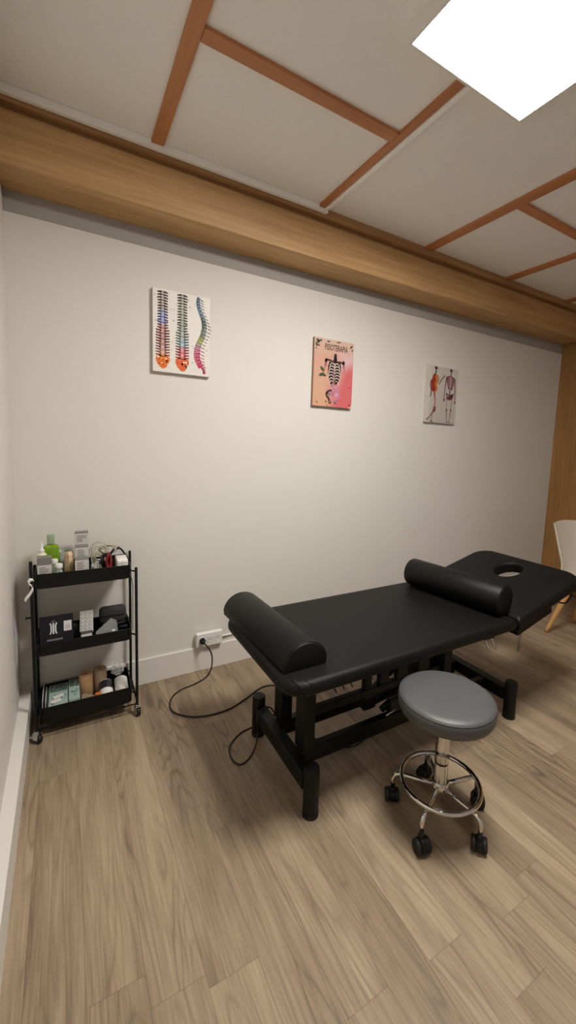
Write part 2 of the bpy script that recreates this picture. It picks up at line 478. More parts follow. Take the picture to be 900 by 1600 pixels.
# 1: three spines
t, A = canvas('white canvas with three colourful spines, leftmost picture on the wall', 0.586, 0.897, 1.776, 2.209, M['canvas'])
A.field(lambda u, v: mixc((222, 216, 208), (232, 228, 220), v), 4, 4)
rs = random.Random(3)
s1 = [(0, (70, 58, 54)), (.2, (96, 72, 62)), (.29, (72, 82, 170)), (.4, (84, 84, 160)), (.46, (150, 60, 62)), (.62, (130, 64, 66)), (.78, (178, 120, 106)), (.86, (214, 110, 50)), (1, (222, 120, 54))]
s2 = [(0, (56, 56, 52)), (.18, (104, 112, 84)), (.35, (92, 104, 88)), (.55, (104, 120, 120)), (.66, (110, 150, 172)), (.72, (176, 60, 84)), (.8, (196, 66, 70)), (.92, (214, 96, 56)), (1, (200, 80, 60))]
s3 = [(0, (96, 122, 146)), (.2, (92, 116, 140)), (.32, (78, 92, 92)), (.48, (110, 118, 100)), (.55, (170, 168, 80)), (.6, (150, 130, 146)), (.66, (190, 82, 116)), (.85, (196, 56, 84)), (1, (206, 44, 90))]
def spine_front(u0, st, v0, v1, seed):
    r = random.Random(seed); n = 24
    for i in range(n):
        f = i/(n-1)*0.84; v = v0 + (v1-v0)*f; c = ramp(st, f)
        wd = 0.048 + 0.020*f; hh = 0.011 + 0.004*f
        dk = mixc(c, (40, 32, 32), .28); lt = mixc(c, (240, 232, 226), .4)
        A.poly([(u0-wd, v-hh), (u0+wd, v-hh), (u0+wd*.8, v+hh), (u0-wd*.8, v+hh)], c, 2)
        A.ell(u0, v, wd*.45, hh*.62, lt if i % 2 else mixc(c, (250, 245, 240), .65), 3)
        tw = wd + (0.028 if f < .1 else 0.022 if f < .5 else 0.044)
        for sg in (-1, 1):
            A.stroke([(u0+sg*wd*.7, v), (u0+sg*tw, v + (.006 if f > .4 else -.006))], 0.016, dk, 2, 0.012)
            A.ell(u0+sg*tw, v + (.006 if f > .4 else -.006), 0.015, 0.010, dk, 3, 7)
            A.ell(u0+sg*wd*.6, v-hh, 0.009, 0.006, (60, 46, 46), 4, 6)
    # sacrum
    b0 = v0 + (v1-v0)*0.85; c = ramp(st, .93); h = b0 - v1
    A.poly([(u0-.115, b0-.01), (u0-.06, b0+.012), (u0+.06, b0+.012), (u0+.115, b0-.01), (u0+.118, b0-h*.4), (u0+.085, v1+.03), (u0+.05, v1-.005), (u0+.012, v1-.018), (u0-.03, v1-.012), (u0-.085, v1+.03), (u0-.118, b0-h*.4)], c, 2)
    for i in range(16):
        A.ell(u0 + r.uniform(-.08, .08), b0 - r.uniform(.01, h*.8), r.uniform(.008, .022), r.uniform(.006, .014), r.choice([(150, 40, 34), (240, 190, 90), (226, 130, 60), (170, 60, 40), (250, 226, 190)]), 3, 8, r.uniform(0, 3))
spine_front(0.165, s1, 0.965, 0.06, 1)
spine_front(0.50, s2, 0.97, 0.05, 2)
cv = [(.80, .985), (.785, .93), (.80, .86), (.845, .78), (.89, .70), (.905, .62), (.885, .53), (.84, .45), (.795, .37), (.775, .28), (.79, .20), (.845, .13), (.90, .08), (.905, .03)]
cp = smooth_path([(a, b, 0) for a, b in cv], 4)
for i in range(1, len(cp)-1):
    f = i/(len(cp)-1); c = ramp(s3, f); p = cp[i]; d = (cp[i+1]-cp[i-1])
    nx, ny = -d.y, d.x; l = math.hypot(nx, ny); nx /= l; ny /= l
    if nx < 0: nx, ny = -nx, -ny
    wd = .038 + .034*min(1, f*1.6) if f < .85 else .034
    A.stroke([(p.x-nx*wd, p.y-ny*wd*.6), (p.x+nx*wd*.5, p.y+ny*wd*.4)], .0145, c, 2)
    if i % 2 == 0:
        A.stroke([(p.x-nx*wd, p.y-ny*wd*.6), (p.x+nx*wd*.4, p.y)], .0045, mixc(c, (40, 34, 40), .55), 3)
        if f < .86:
            A.stroke([(p.x+nx*wd*.5, p.y), (p.x+nx*(wd+.052), p.y-.022)], .011, mixc(c, (50, 46, 50), .35), 2, .006)
            A.ell(p.x+nx*wd*.8, p.y-.004, .012, .007, mixc(c, (246, 240, 236), .6), 4, 7)
    else: A.ell(p.x, p.y, .012, .008, mixc(c, (246, 240, 236), .5), 4, 7)
for i in range(64):
    u, v = rs.uniform(.03, .98), rs.uniform(.04, .97)
    A.ell(u, v, *(rs.choice([.004, .006, .009]),)*2, rs.choice([(150, 140, 140), (110, 120, 130), (170, 150, 150), (96, 90, 90), (160, 170, 150)]), 1, 7)
A.mb.build('printed_image', M['ink'], t)

# 2: physiotherapy poster
t, A = canvas('pink and peach canvas with a dark ribcage and the word FISIOTERAPIA, middle picture', 1.588, 1.906, 1.672, 2.115, M['canvas_dark'])
def bg(u, v):
    c = mixc((206, 162, 128), (208, 160, 144), v*1.2)
    c = mixc(c, (206, 186, 164), max(0, (v-.72)/.28)*.7)
    c = mixc(c, (214, 182, 190), max(0, 1 - math.hypot(u-.85, (v-.68)*1.3)/.35))
    k = max(0, min(1, ((u-.50)*1.2 + (.36-v)*.7 - .02)*3.2)) * (1 if v < .55 else max(0, 1-(v-.55)*6))
    c = mixc(c, (206, 104, 108), k)
    c = mixc(c, (196, 128, 158), max(0, 1 - math.hypot(u-.52, (v-.27)*1.4)/.24)*.9)
    return c
A.field(bg, 24, 32)
DK, DK2, BN = (46, 28, 26), (84, 54, 48), (226, 206, 196)
# leaves in the upper corners and beside the ribs
for (u, v, ru, rv, ro) in ((.08, .95, .055, .022, -.9), (.05, .9, .05, .02, -1.4), (.14, .96, .04, .018, .3), (.1, .89, .03, .014, -.4), (.04, .84, .02, .01, -1.2), (.34, .965, .045, .012, 0), (.6, .975, .06, .010, .1), (.93, .94, .05, .015, .8), (.96, .89, .03, .012, 1.3), (.21, .55, .07, .026, -.8), (.2, .47, .08, .026, .35), (.27, .46, .05, .016, .15)):
    A.ell(u, v, ru, rv, (98, 104, 76), 1, 12, ro); A.ell(u, v, ru*.6, rv*.4, (62, 70, 52), 2, 10, ro)
A.ell(.09, .945, .025, .025, (60, 40, 44), 3)
# neck, shoulders, arms
A.poly([(.50, .80), (.555, .80), (.575, .70), (.60, .675), (.45, .675), (.485, .70)], DK, 2)
A.stroke([(.28, .70), (.40, .695), (.52, .665), (.66, .69), (.74, .665)], .02, DK2, 2)
for sg in (-1, 1):
    c0 = .52 + sg*.225
    A.ell(c0, .685, .035, .03, DK2, 2)
    A.stroke([(c0, .69), (c0+sg*.03, .60), (c0+sg*.02, .53)], .013, (124, 88, 80), 2, .006)
    A.stroke([(c0-sg*.02, .69), (c0-sg*.005, .60)], .007, DK, 3)
    A.stroke([(.52+sg*.07, .80), (.52+sg*.09, .745), (.52+sg*.2, .73), (.52+sg*.27, .67)], .004, (190, 150, 138), 2)
# dark chest
A.poly([(.38, .675), (.35, .60), (.35, .50), (.38, .40), (.44, .33), (.50, .37), (.56, .33), (.64, .40), (.68, .50), (.685, .60), (.66, .675), (.52, .66)], DK, 2)
# ribs
for i in range(7):
    v = .642 - i*.044; w = .10 + .055*math.sin(min(1, (i+1)/5)*PI/2) - max(0, i-4)*.02
    for sg in (-1, 1):
        pts = [(.52+sg*.02, v), (.52+sg*w*.55, v+.018), (.52+sg*w, v-.012), (.52+sg*w*.95, v-.04)]
        A.stroke([(p.x, p.y) for p in smooth_path([(a, b, 0) for a, b in pts], 4)], .0095, BN, 3, .007)
A.stroke([(.52, .655), (.52, .48)], .017, (200, 176, 166), 4, .01)
for i in range(10): A.ell(.515, .46-i*.02, .02, .009, (196, 160, 160), 4, 8); A.ell(.515, .45-i*.02, .018, .004, DK2, 5, 6)
for i in range(14):
    r = random.Random(i); A.ell(.52 + r.uniform(-.13, .13), r.uniform(.30, .42), r.uniform(.008, .02), r.uniform(.006, .012), r.choice([DK2, (180, 140, 140), (120, 80, 80)]), 5, 7)
# pelvis
for sg, c in ((-1, DK2), (1, (196, 128, 156))):
    A.stroke([(p.x, p.y) for p in smooth_path([(.50+sg*.03, .25, 0), (.50+sg*.12, .235, 0), (.50+sg*.17, .18, 0), (.50+sg*.10, .12, 0), (.50+sg*.06, .05, 0)], 4)], .022, c, 3, .028)
    A.ell(.50+sg*.075, .075, .04, .025, c, 3); A.ell(.50+sg*.075, .08, .018, .012, (222, 160, 160), 4)
    A.ell(.50+sg*.09, .19, .05, .028, mixc(c, (220, 180, 190), .5), 4, 10, sg*.6)
A.poly([(.44, .235), (.56, .235), (.52, .15), (.48, .15)], (176, 120, 130), 4)
A.ell(.35, .205, .03, .025, (60, 40, 40), 4)
for (u, v, r_) in ((.1, .055, .014), (.33, .075, .016), (.36, .012, .01), (.95, .04, .016), (.93, .06, .01), (.2, .2, .006), (.62, .1, .007), (.74, .12, .006), (.98, .11, .008)): A.ell(u, v, r_, r_, (70, 40, 42), 2)
A.stroke([(.88, .315), (.97, .317)], .005, (150, 60, 66), 2)
A.poly([(.9, .0), (1, .0), (1, .05)], (224, 176, 150), 1)
A.mb.build('printed_image', M['ink'], t)
cu = bpy.data.curves.new('letters', 'FONT'); cu.body = 'FISIOTERAPIA'; cu.size = 1.0; cu.align_x = 'LEFT'; cu.extrude = 0.0; cu.offset = 0.015; cu.resolution_u = 2
tmp = bpy.data.objects.new('letters', cu); COL.objects.link(tmp)
bpy.context.view_layer.update()
me = bpy.data.meshes.new_from_object(tmp.evaluated_get(bpy.context.evaluated_depsgraph_get()))
bpy.data.objects.remove(tmp); bpy.data.curves.remove(cu)
xs = [v.co.x for v in me.vertices]; ys = [v.co.y for v in me.vertices]
W0, W1, H0, H1 = min(xs), max(xs), min(ys), max(ys)
for v in me.vertices:
    u = .255 + (v.co.x-W0)/(W1-W0)*.585; vv = .838 + (v.co.y-H0)/(H1-H0)*.092
    p = A.P(u, vv, 8) - Vector(t.location); v.co = p
me.materials.clear(); me.materials.append(mat('dark_brown_ink', (58, 38, 34), 0.6, var=0.2, vscale=300))
lo = bpy.data.objects.new('lettering', me); COL.objects.link(lo); lo.parent = t

# 3: two anatomical figures
t, A = canvas('pale grey canvas with two standing anatomy figures, rightmost picture on the wall', 2.628, 2.973, 1.625, 2.067, M['canvas'])
A.field(lambda u, v: mixc((186, 178, 170), (200, 194, 186), v + .2*math.sin(u*9)), 6, 6)
A.poly([(.0, .0), (.11, .0), (.11, 1), (.0, 1)], (206, 198, 190), 1)
G, RD, OR, MV, PK = (92, 84, 80), (150, 52, 36), (196, 110, 62), (118, 72, 76), (196, 158, 160)
def limb(pts, w, c, w1=None, l=2): A.stroke([(p.x, p.y) for p in smooth_path([(a, b, 0) for a, b in pts], 3)], w, c, l, w1)
# left figure, side on
A.ell(.245, .97, .045, .026, (56, 50, 48), 2); A.ell(.30, .965, .04, .016, (150, 146, 130), 2)
limb([(.25, .95), (.25, .88), (.215, .83)], .02, G)
A.poly([(.19, .86), (.26, .86), (.34, .84), (.36, .76), (.31, .69), (.34, .64), (.31, .55), (.17, .55), (.16, .62), (.12, .70)], OR, 2)
A.poly([(.18, .86), (.22, .86), (.26, .74), (.22, .68), (.28, .62), (.24, .55), (.16, .55), (.13, .64), (.12, .72)], RD, 3)
A.ell(.33, .77, .045, .06, (178, 130, 84), 3); A.ell(.34, .67, .03, .035, (226, 186, 150), 3)
limb([(.13, .75), (.10, .66), (.14, .56), (.12, .45)], .018, (104, 56, 60), .014, 4)
limb([(.37, .68), (.46, .78), (.56, .86)], .012, G, .014, 3)
limb([(.24, .55), (.28, .42), (.28, .30), (.22, .16), (.20, .03)], .03, (178, 122, 114), .014)
limb([(.24, .55), (.25, .45)], .014, RD, .01, 3)
A.ell(.28, .25, .05, .045, (140, 84, 72), 3); A.ell(.27, .21, .04, .03, (110, 60, 56), 4)
limb([(.25, .22), (.14, .10), (.07, .06)], .012, G); A.ell(.06, .05, .03, .014, G, 3); A.ell(.20, .02, .05, .012, G, 3)
# right figure, facing
A.ell(.755, .965, .05, .025, (58, 52, 52), 2); A.ell(.765, .925, .03, .02, (140, 130, 124), 3); A.ell(.755, .935, .012, .008, (50, 44, 44), 4)
limb([(.76, .91), (.755, .85)], .018, G)
A.poly([(.60, .84), (.70, .865), (.80, .865), (.90, .83), (.87, .70), (.83, .62), (.70, .62), (.65, .70)], MV, 2)
for i in range(6):
    v = .82-i*.03
    for sg in (-1, 1): limb([(.755+sg*.015, v), (.755+sg*.06, v+.012), (.755+sg*.10, v-.012)], .006, PK, .004, 4)
limb([(.755, .86), (.755, .62)], .012, (206, 178, 176), .012, 4)
for i in range(4): A.ell(.755, .61-i*.022, .03, .009, (86, 56, 60), 4)
A.poly([(.63, .56), (.72, .53), (.80, .53), (.89, .56), (.87, .46), (.80, .43), (.70, .43), (.65, .46)], (104, 60, 66), 3)
A.ell(.69, .50, .035, .024, (170, 130, 134), 4); A.ell(.83, .50, .035, .024, (70, 40, 46), 4)
for sg in (-1, 1):
    limb([(.755+sg*.14, .83), (.755+sg*.165, .68), (.755+sg*.175, .56), (.755+sg*.19, .44)], .02, (126, 92, 92), .012)
    A.ell(.755+sg*(.195 if sg > 0 else .18), .40 if sg > 0 else .42, .026, .03, G, 3)
    limb([(.755+sg*.09, .46), (.755+sg*.085, .34), (.755+sg*.07, .26)], .034, (176, 160, 152), .018)
    A.ell(.755+sg*.07, .25, .028, .022, (112, 88, 84), 3)
    limb([(.755+sg*.07, .24), (.755+sg*.06, .14), (.755+sg*.03, .04)], .022, (138, 118, 108), .01)
    A.ell(.755+sg*.04, .025, .03, .012, G, 3)
A.mb.build('printed_image', M['ink'], t)

# ------------------------------------------------------------------ wall socket and cables
t = thing('socket_strip', 'white triple wall socket block above the baseboard with a black plug in it', 'socket', (0.908, -0.001, 0.165))
mb = MB(); mb.box(0.828, 0.990, -0.046, -0.0152, 0.166, 0.252, bev=0.006, seg=3); mb.build('housing', M['whiteplas'], t)
SX = (0.862, 0.909, 0.956)
RX = Matrix.Rotation(PI/2, 4, 'X')
for x in SX:
    mb = MB(); mb.lathe([(0.0205, 0.0), (0.0205, 0.0022), (0.0185, 0.0024), (0.0175, -0.0), ], c=(x, -0.0461, 0.209), T=RX, seg=24, cap=False)
    mb.lathe([(0.0, 0.0004), (0.0182, 0.0004)], c=(x, -0.0461, 0.209), T=RX, seg=24, cap=False)
    s = mb.build('socket', M['base'], t)
    mb = MB()
    for dx in (-0.0065, 0.0065): mb.lathe([(0.0026, 0.0005), (0.0026, 0.0009)], c=(x+dx, -0.0461, 0.209), T=RX, seg=10)
    mb.build('pin_hole', M['blackplas'], s)
t = thing('power_cable', 'black power cable looping from the wall socket across the floor to the table', 'cable', (0.86, -0.07, 0.2))
mb = MB(); mb.lathe([(0.017, 0.0012), (0.018, 0.012), (0.016, 0.02), (0.011, 0.027), (0.006, 0.042)], c=(SX[0], -0.0468, 0.209), T=RX @ Matrix.Rotation(0.0, 4, 'Y'), seg=20); mb.build('plug', M['blackplas'], t)
cr = 0.0042
P = [(0.862, -0.086, 0.209), (0.876, -0.108, 0.196), (0.897, -0.116, 0.155), (0.905, -0.112, 0.10), (0.897, -0.110, 0.045), (0.868, -0.112, cr+.004), (0.794, -0.145, cr), (0.718, -0.163, cr), (0.656, -0.205, cr), (0.622, -0.283, cr), (0.634, -0.356, cr), (0.703, -0.425, cr), (0.794, -0.455, cr), (0.899, -0.451, cr), (1.008, -0.407, cr), (1.09, -0.365, cr), (1.15, -0.351, cr), (1.21, -0.38, cr), (1.28, -0.50, cr), (1.34, -0.68, .012), (1.38, -0.78, .03)]
mb = MB(); mb.tube(smooth_path(P, 8), cr, 8); mb.build('cord', M['cable'], t)
t = thing('pedal_cable', 'thin black cable loop lying on the floor beside the table foot', 'cable', (0.80, -0.76, 0))
cr = 0.0036
P = [(1.20, -0.56, cr), (1.08, -0.60, cr), (1.00, -0.625, cr), (0.945, -0.638, cr), (0.876, -0.653, cr), (0.808, -0.704, cr), (0.786, -0.760, cr), (0.790, -0.813, cr), (0.812, -0.838, cr), (0.858, -0.819, cr), (0.905, -0.775, cr+.012), (0.922, -0.755, .06), (0.922, -0.75, .12), (0.945, -0.75, .1655), (0.985, -0.75, .164), (1.01, -0.75, .13), (1.08, -0.74, .03), (1.15, -0.78, cr), (1.22, -0.92, cr), (1.32, -0.98, cr), (1.45, -0.95, cr)]
mb = MB(); mb.tube(smooth_path(P, 8), cr, 8); mb.build('cord', M['cable'], t)
mb = MB(); mb.tube(smooth_path([(0.991, -0.012, 0.196), (1.08, -0.006, 0.192), (1.2, -0.006, 0.188), (1.6, -0.006, 0.186), (2.6, -0.006, 0.184), (4.45, -0.006, 0.182)], 6), 0.0055, 8)
o = mb.build('wall_cable', M['whiteplas']); tag(o, 'white cable running along the wall just above the back baseboard', 'cable')

# ------------------------------------------------------------------ massage table
TZ = 0.600; YC = -0.935; HW = 0.338
t = thing('massage_table', 'black vinyl massage table with raised headrest and face hole on a black steel base', 'massage table', (1.57, YC, 0))
# main pad
mb = MB(); mb.prism(rrect(0.800, 2.068, YC-HW, YC+HW, (0.012, 0.085, 0.085, 0.012), 8), TZ-0.060, TZ, bev=0.026, seg=5, smooth=True)
pad = mb.build('main_cushion', M['vinyl'], t, smooth_angle=50)
# corner pleats on the near corner
mb = MB()
for k in range(3): mb.tube([(0.83+.022*k, YC-HW+.052-.014*k, TZ+.0004), (0.845+.022*k, YC-HW+.016-.006*k, TZ-.008), (0.848+.022*k, YC-HW+.004-.002*k, TZ-.03)], 0.0012, 5)
mb.build('pleat', M['vinyl2'], pad)
# head cushion tilted up, with an elliptical breathing hole
K = math.atan(0.245)
HT = Matrix.Translation((2.076, YC, TZ)) @ Matrix.Rotation(-K, 4, 'Y')
HL = 0.615; th = 0.066
out = rrect(0.0, HL, -HW, HW, (0.10, 0.012, 0.012, 0.10), 10)
hc = (0.43, 0.01); ra, rb = 0.095, 0.070
def ray_to(poly, c, ang):
    d = Vector((math.cos(ang), math.sin(ang))); best = None
    for i in range(len(poly)):
        a = Vector(poly[i]) - Vector(c); b = Vector(poly[(i+1) % len(poly)]) - Vector(c); e = b - a
        den = d.x*e.y - d.y*e.x
        if abs(den) < 1e-12: continue
        s_ = (a.x*e.y - a.y*e.x)/den; q = (a.x*d.y - a.y*d.x)/den
        if s_ > 0 and -1e-6 <= q <= 1+1e-6: best = s_ if best is None else max(best, s_)
    return best
angs = sorted(set([2*PI*k/96 for k in range(96)] + [math.atan2(p[1]-hc[1], p[0]-hc[0]) % (2*PI) for p in out]))
ring = []
for a in angs:
    s = ray_to(out, hc, a)
    ring.append((a, s))
rows = []
def lvl(kind, off, z):
    r_ = []
    for a, s in ring:
        if kind == 'o':
            x = hc[0] + s*math.cos(a); y = hc[1] + s*math.sin(a)
            x = HL/2 + (x-HL/2)*(1-off/(HL/2)); y = y*(1-off/HW)
        else:
            rr = 1/math.sqrt((math.cos(a)/ra)**2 + (math.sin(a)/rb)**2) + off
            x = hc[0] + rr*math.cos(a); y = hc[1] + rr*math.sin(a)
        r_.append(HT @ Vector((x, y, z)))
    rows.append(r_)
bv = 0.026
lvl('i', 0.006, -th); lvl('i', 0.0, -0.016)
for i in range(1, 5): a = PI/2*i/4; lvl('i', 0.016*(1-math.cos(a)), -0.016 + 0.016*math.sin(a))
lvl('i', 0.03, 0.0)
for i in range(5, -1, -1): a = PI/2*i/5; lvl('o', bv*(1-math.cos(a)), -bv + bv*math.sin(a))
for i in range(0, 6): a = PI/2*i/5; lvl('o', bv*(1-math.cos(a)), -th + bv - bv*math.sin(a))
mb = MB(); mb.grid(rows, closed_u=True, closed_v=True, smooth=True)
mb.build('head_cushion', M['vinyl'], t, smooth_angle=55)
# under frame
def fbox(name, m, *a, **k):
    bev = k.pop('bev', 0.004); T = k.pop('T', None)
    q = MB(); q.box(*a, bev=bev, T=T); return q.build(name, m, t)
B = M['blackmetal']
zt = TZ - 0.0605
for y in (YC-0.20, YC+0.20): fbox('top_rail', B, 0.88, 2.055, y-0.02, y+0.02, zt-0.032, zt)
for x in (0.92, 1.28, 1.66, 2.02): fbox('cross_rail', B, x-0.02, x+0.02, YC-0.179, YC+0.179, zt-0.030, zt-0.001)
fbox('head_frame', B, 0.002, 0.30, -0.322, 0.322, -th-0.036, -th-0.0008, T=HT)
for x in (0.955, 2.195):
    fbox('foot_bar', B, x-0.027, x+0.027, -1.165, -0.715, 0.092, 0.158)
    for y in (-1.191, -0.690):
        q = MB(); q.lathe([(0.029, 0.0), (0.031, 0.004), (0.031, 0.192), (0.028, 0.199), (0.0, 0.2)], c=(x, y, 0), seg=28); q.build('leg', B, t, smooth_angle=40)
        q = MB(); q.lathe([(0.0318, 0.001), (0.0318, 0.016)], c=(x, y, 0), seg=28); q.build('foot_cap', M['rubber'], t, smooth_angle=40)
for y in (-1.035, -0.835):
    fbox('base_rail', B, 0.983, 2.167, y-0.018, y+0.018, 0.082, 0.152)
    fbox('upright', B, 0.984, 1.040, y-0.036, y+0.036, 0.1525, 0.430)
    fbox('upright', B, 1.80, 1.856, y-0.036, y+0.036, 0.1525, 0.43)
    fbox('upper_rail', B, 1.041, 1.799, y-0.015, y+0.015, 0.285, 0.322)
# short brackets carrying the top frame on the near rail
for x0, x1 in ((1.312, 1.352), (1.400, 1.455), (1.506, 1.572), (1.645, 1.72)):
    fbox('bracket', B, x0, x1, -1.049, -1.021, 0.3225, zt-0.0005)
# lifting links and motor between the rails
q = MB()
for y in (-1.0, -0.87): q.tube([(1.46, y, 0.155), (1.76, y, 0.30), (1.94, y, 0.46)], 0.015, 8)
q.build('lift_arm', B, t)
q = MB(); q.tube([(1.40, -0.935, 0.175), (1.58, -0.935, 0.195)], 0.034, 14); q.tube([(1.58, -0.935, 0.195), (1.80, -0.935, 0.23)], 0.018, 12); q.box(1.375, 1.45, -0.975, -0.895, 0.1525, 0.225, bev=0.01)
q.build('actuator', M['blackplas'], t)
q = MB(); q.tube([(1.44, -1.058, 0.165), (1.49, -1.062, 0.185)], 0.004, 6); q.build('chrome_pin', M['chrome'], t)
q = MB(); q.box(1.47, 1.60, -1.05, -1.02, 0.1525, 0.225, bev=0.008); q.build('control_box', M['blackplas'], t)
q = MB()
for k in range(3):
    x = 1.17+.045*k; q.tube(smooth_path([(x, -1.0, zt-.03), (x+.01, -1.005, .45), (x-.008, -1.0, .39), (x+.02, -1.0, .322)], 5), 0.003, 6)
q.build('hanging_lead', M['cable'], t)
# chrome hooks under the near edge
q = MB(); q.box(1.870, 1.945, YC-HW+0.035, YC-HW+0.075, zt-0.02, zt, bev=0.003)
q.build('hook_plate', B, t)
for x in (1.880, 1.926):
    q = MB(); q.tube(smooth_path([(x, YC-HW+.045, zt-.018), (x+.004, YC-HW+.03, zt-.045), (x+.010, YC-HW+.022, zt-.068), (x+.020, YC-HW+.028, zt-.072), (x+.022, YC-HW+.036, zt-.058)], 5), 0.0046, 8); q.build('chrome_hook', M['chrome'], t)
# slim chrome stay below the head frame, and a loop under its edge
q = MB()
for d in (0.0, 0.014): q.tube([(2.402+d, -1.10, 0.560), (2.372+d, -1.10, 0.285)], 0.0034, 8)
q.tube([(2.372, -1.10, 0.285), (2.386, -1.10, 0.285)], 0.0034, 8)
q.build('chrome_stay', M['chrome'], t)
q = MB(); q.tube(smooth_path([HT @ Vector(v) for v in ((0.40, -0.27, -th+.004), (0.41, -0.285, -th-.03), (0.46, -0.300, -th-.058), (0.505, -0.302, -th-.050), (0.535, -0.300, -th-.025), (0.545, -0.295, -th+.004))], 6), 0.0046, 8)
q.build('carry_loop', M['cable'], t)

# bolsters
ty = 0.105
b = thing('half_round_bolster', 'black half-round bolster lying across the foot end of the massage table', 'bolster', (0.91, -0.90, TZ), group=None)
W2 = 0.094; Hh = 0.096
prof = []
for i in range(17):
    a = PI*i/16; prof.append((-W2*math.cos(a)*1.0, Hh*(math.sin(a)**0.9)))
prof = [(-W2+0.004, 0.0)] + prof[1:-1] + [(W2-0.004, 0.0)]
def sweep(prof, y0, y1, xc0, xc1, z, bev=0.008):
    rows = []
    for d, sc in ((0, .93), (bev*.35, .98), (bev, 1.0)):
        f = d/abs(y1-y0); rows.append([Vector((xc0+(xc1-xc0)*f + x*sc, y0+(y1-y0)*f, z + 0.001 + zz*sc)) for x, zz in prof])
    for d, sc in ((bev, 1.0), (bev*.35, .98), (0, .93)):
        f = 1-d/abs(y1-y0); rows.append([Vector((xc0+(xc1-xc0)*f + x*sc, y0+(y1-y0)*f, z + 0.001 + zz*sc)) for x, zz in prof])
    return rows
mb = MB(); mb.grid(sweep(prof, -0.592, -1.185, 0.893, 0.916, TZ), closed_u=True, smooth=True, cap=True)
c = mb.build('cover', M['vinyl2'], b, smooth_angle=45)
mb = MB(); pr = [(x*1.004, z*1.004) for x, z in prof[1:-1]]
mb.tube([Vector((0.9155+x, -1.176, TZ+.001+z)) for x, z in pr], 0.0022, 6); mb.build('piping', M['vinyl2'], c)
b = thing('round_bolster', 'black cylindrical bolster lying against the raised headrest of the massage table', 'bolster', (2.02, -0.93, TZ))
r_ = 0.078
mb = MB()
a0, a1 = Vector((1.958, -0.645, TZ+r_+.001)), Vector((2.045, -1.215, TZ+r_+.001))
dr = (a1-a0).normalized(); ln = (a1-a0).length
pts, rad = [], []
for d, rr in ((0, .86), (.004, .95), (.012, 1), (ln-.012, 1), (ln-.004, .95), (ln, .86)): pts.append(a0+dr*d); rad.append(r_*rr)
mb.tube(pts, r_, 40, radii=rad); c = mb.build('cover', M['vinyl2'], b, smooth_angle=50)
mb = MB(); mb.tube([a1 - dr*.008 + (Vector((dr.y, -dr.x, 0))*math.cos(2*PI*k/32) + Vector((0, 0, 1))*math.sin(2*PI*k/32))*(r_*0.985) for k in range(32)], 0.0022, 6, closed=True)
mb.build('piping', M['vinyl2'], c)

# ------------------------------------------------------------------ stool
SXY = (1.390, -1.430)
t = thing('wheeled_stool', 'round grey vinyl stool with chrome footring on five black casters', 'stool', (SXY[0], SXY[1], 0))
R0 = 0.178; z1 = 0.503; z0 = 0.435
mb = MB()
pf = [(0.0, z0+0.001), (R0-.022, z0), (R0-.008, z0+.006), (R0-.001, z0+.02), (R0, z0+.04), (R0-.001, z1-.018), (R0-.005, z1-.008), (R0-.014, z1-.002), (R0-.03, z1+.0015), (R0*.6, z1+.004), (0.0, z1+.005)]
mb.lathe(pf[1:-1], c=(SXY[0], SXY[1], 0), seg=64)
seat = mb.build('seat', M['grey'], t, smooth_angle=60)
mb = MB(); mb.tube([(SXY[0]+(R0-.0045)*math.cos(2*PI*k/64), SXY[1]+(R0-.0045)*math.sin(2*PI*k/64), z1-.010) for k in range(64)], 0.0022, 6, closed=True); mb.build('piping', M['seam'], seat)
mb = MB(); mb.lathe([(0.085, z0-.006), (0.085, z0-.001)], c=(SXY[0], SXY[1], 0), seg=32); mb.build('seat_plate', M['blackmetal'], t)
mb = MB(); mb.lathe([(0.0255, 0.232), (0.0262, 0.235), (0.0262, z0-.007)], c=(SXY[0], SXY[1], 0), seg=32); mb.build('upper_column', M['chrome'], t, smooth_angle=40)
mb = MB(); mb.lathe([(0.0225, 0.226), (0.0225, 0.2315)], c=(SXY[0], SXY[1], 0), seg=32); mb.build('column_ring', M['blackplas'], t, smooth_angle=40)
mb = MB(); mb.lathe([(0.026, 0.15), (0.026, 0.225), (0.024, 0.2258)], c=(SXY[0], SXY[1], 0), seg=32); mb.build('lower_column', M['chrome'], t, smooth_angle=40)
mb = MB(); mb.lathe([(0.014, 0.088), (0.016, 0.09), (0.018, 0.105), (0.03, 0.112), (0.032, 0.118), (0.032, 0.145), (0.029, 0.1495)], c=(SXY[0], SXY[1], 0), seg=32); mb.build('hub', M['chrome'], t, smooth_angle=40)
RR = 0.146; ZR = 0.146
mb = MB(); mb.tube([(SXY[0]+RR*math.cos(2*PI*k/72), SXY[1]+RR*math.sin(2*PI*k/72), ZR) for k in range(72)], 0.0085, 12, closed=True); mb.build('foot_ring', M['chrome'], t)
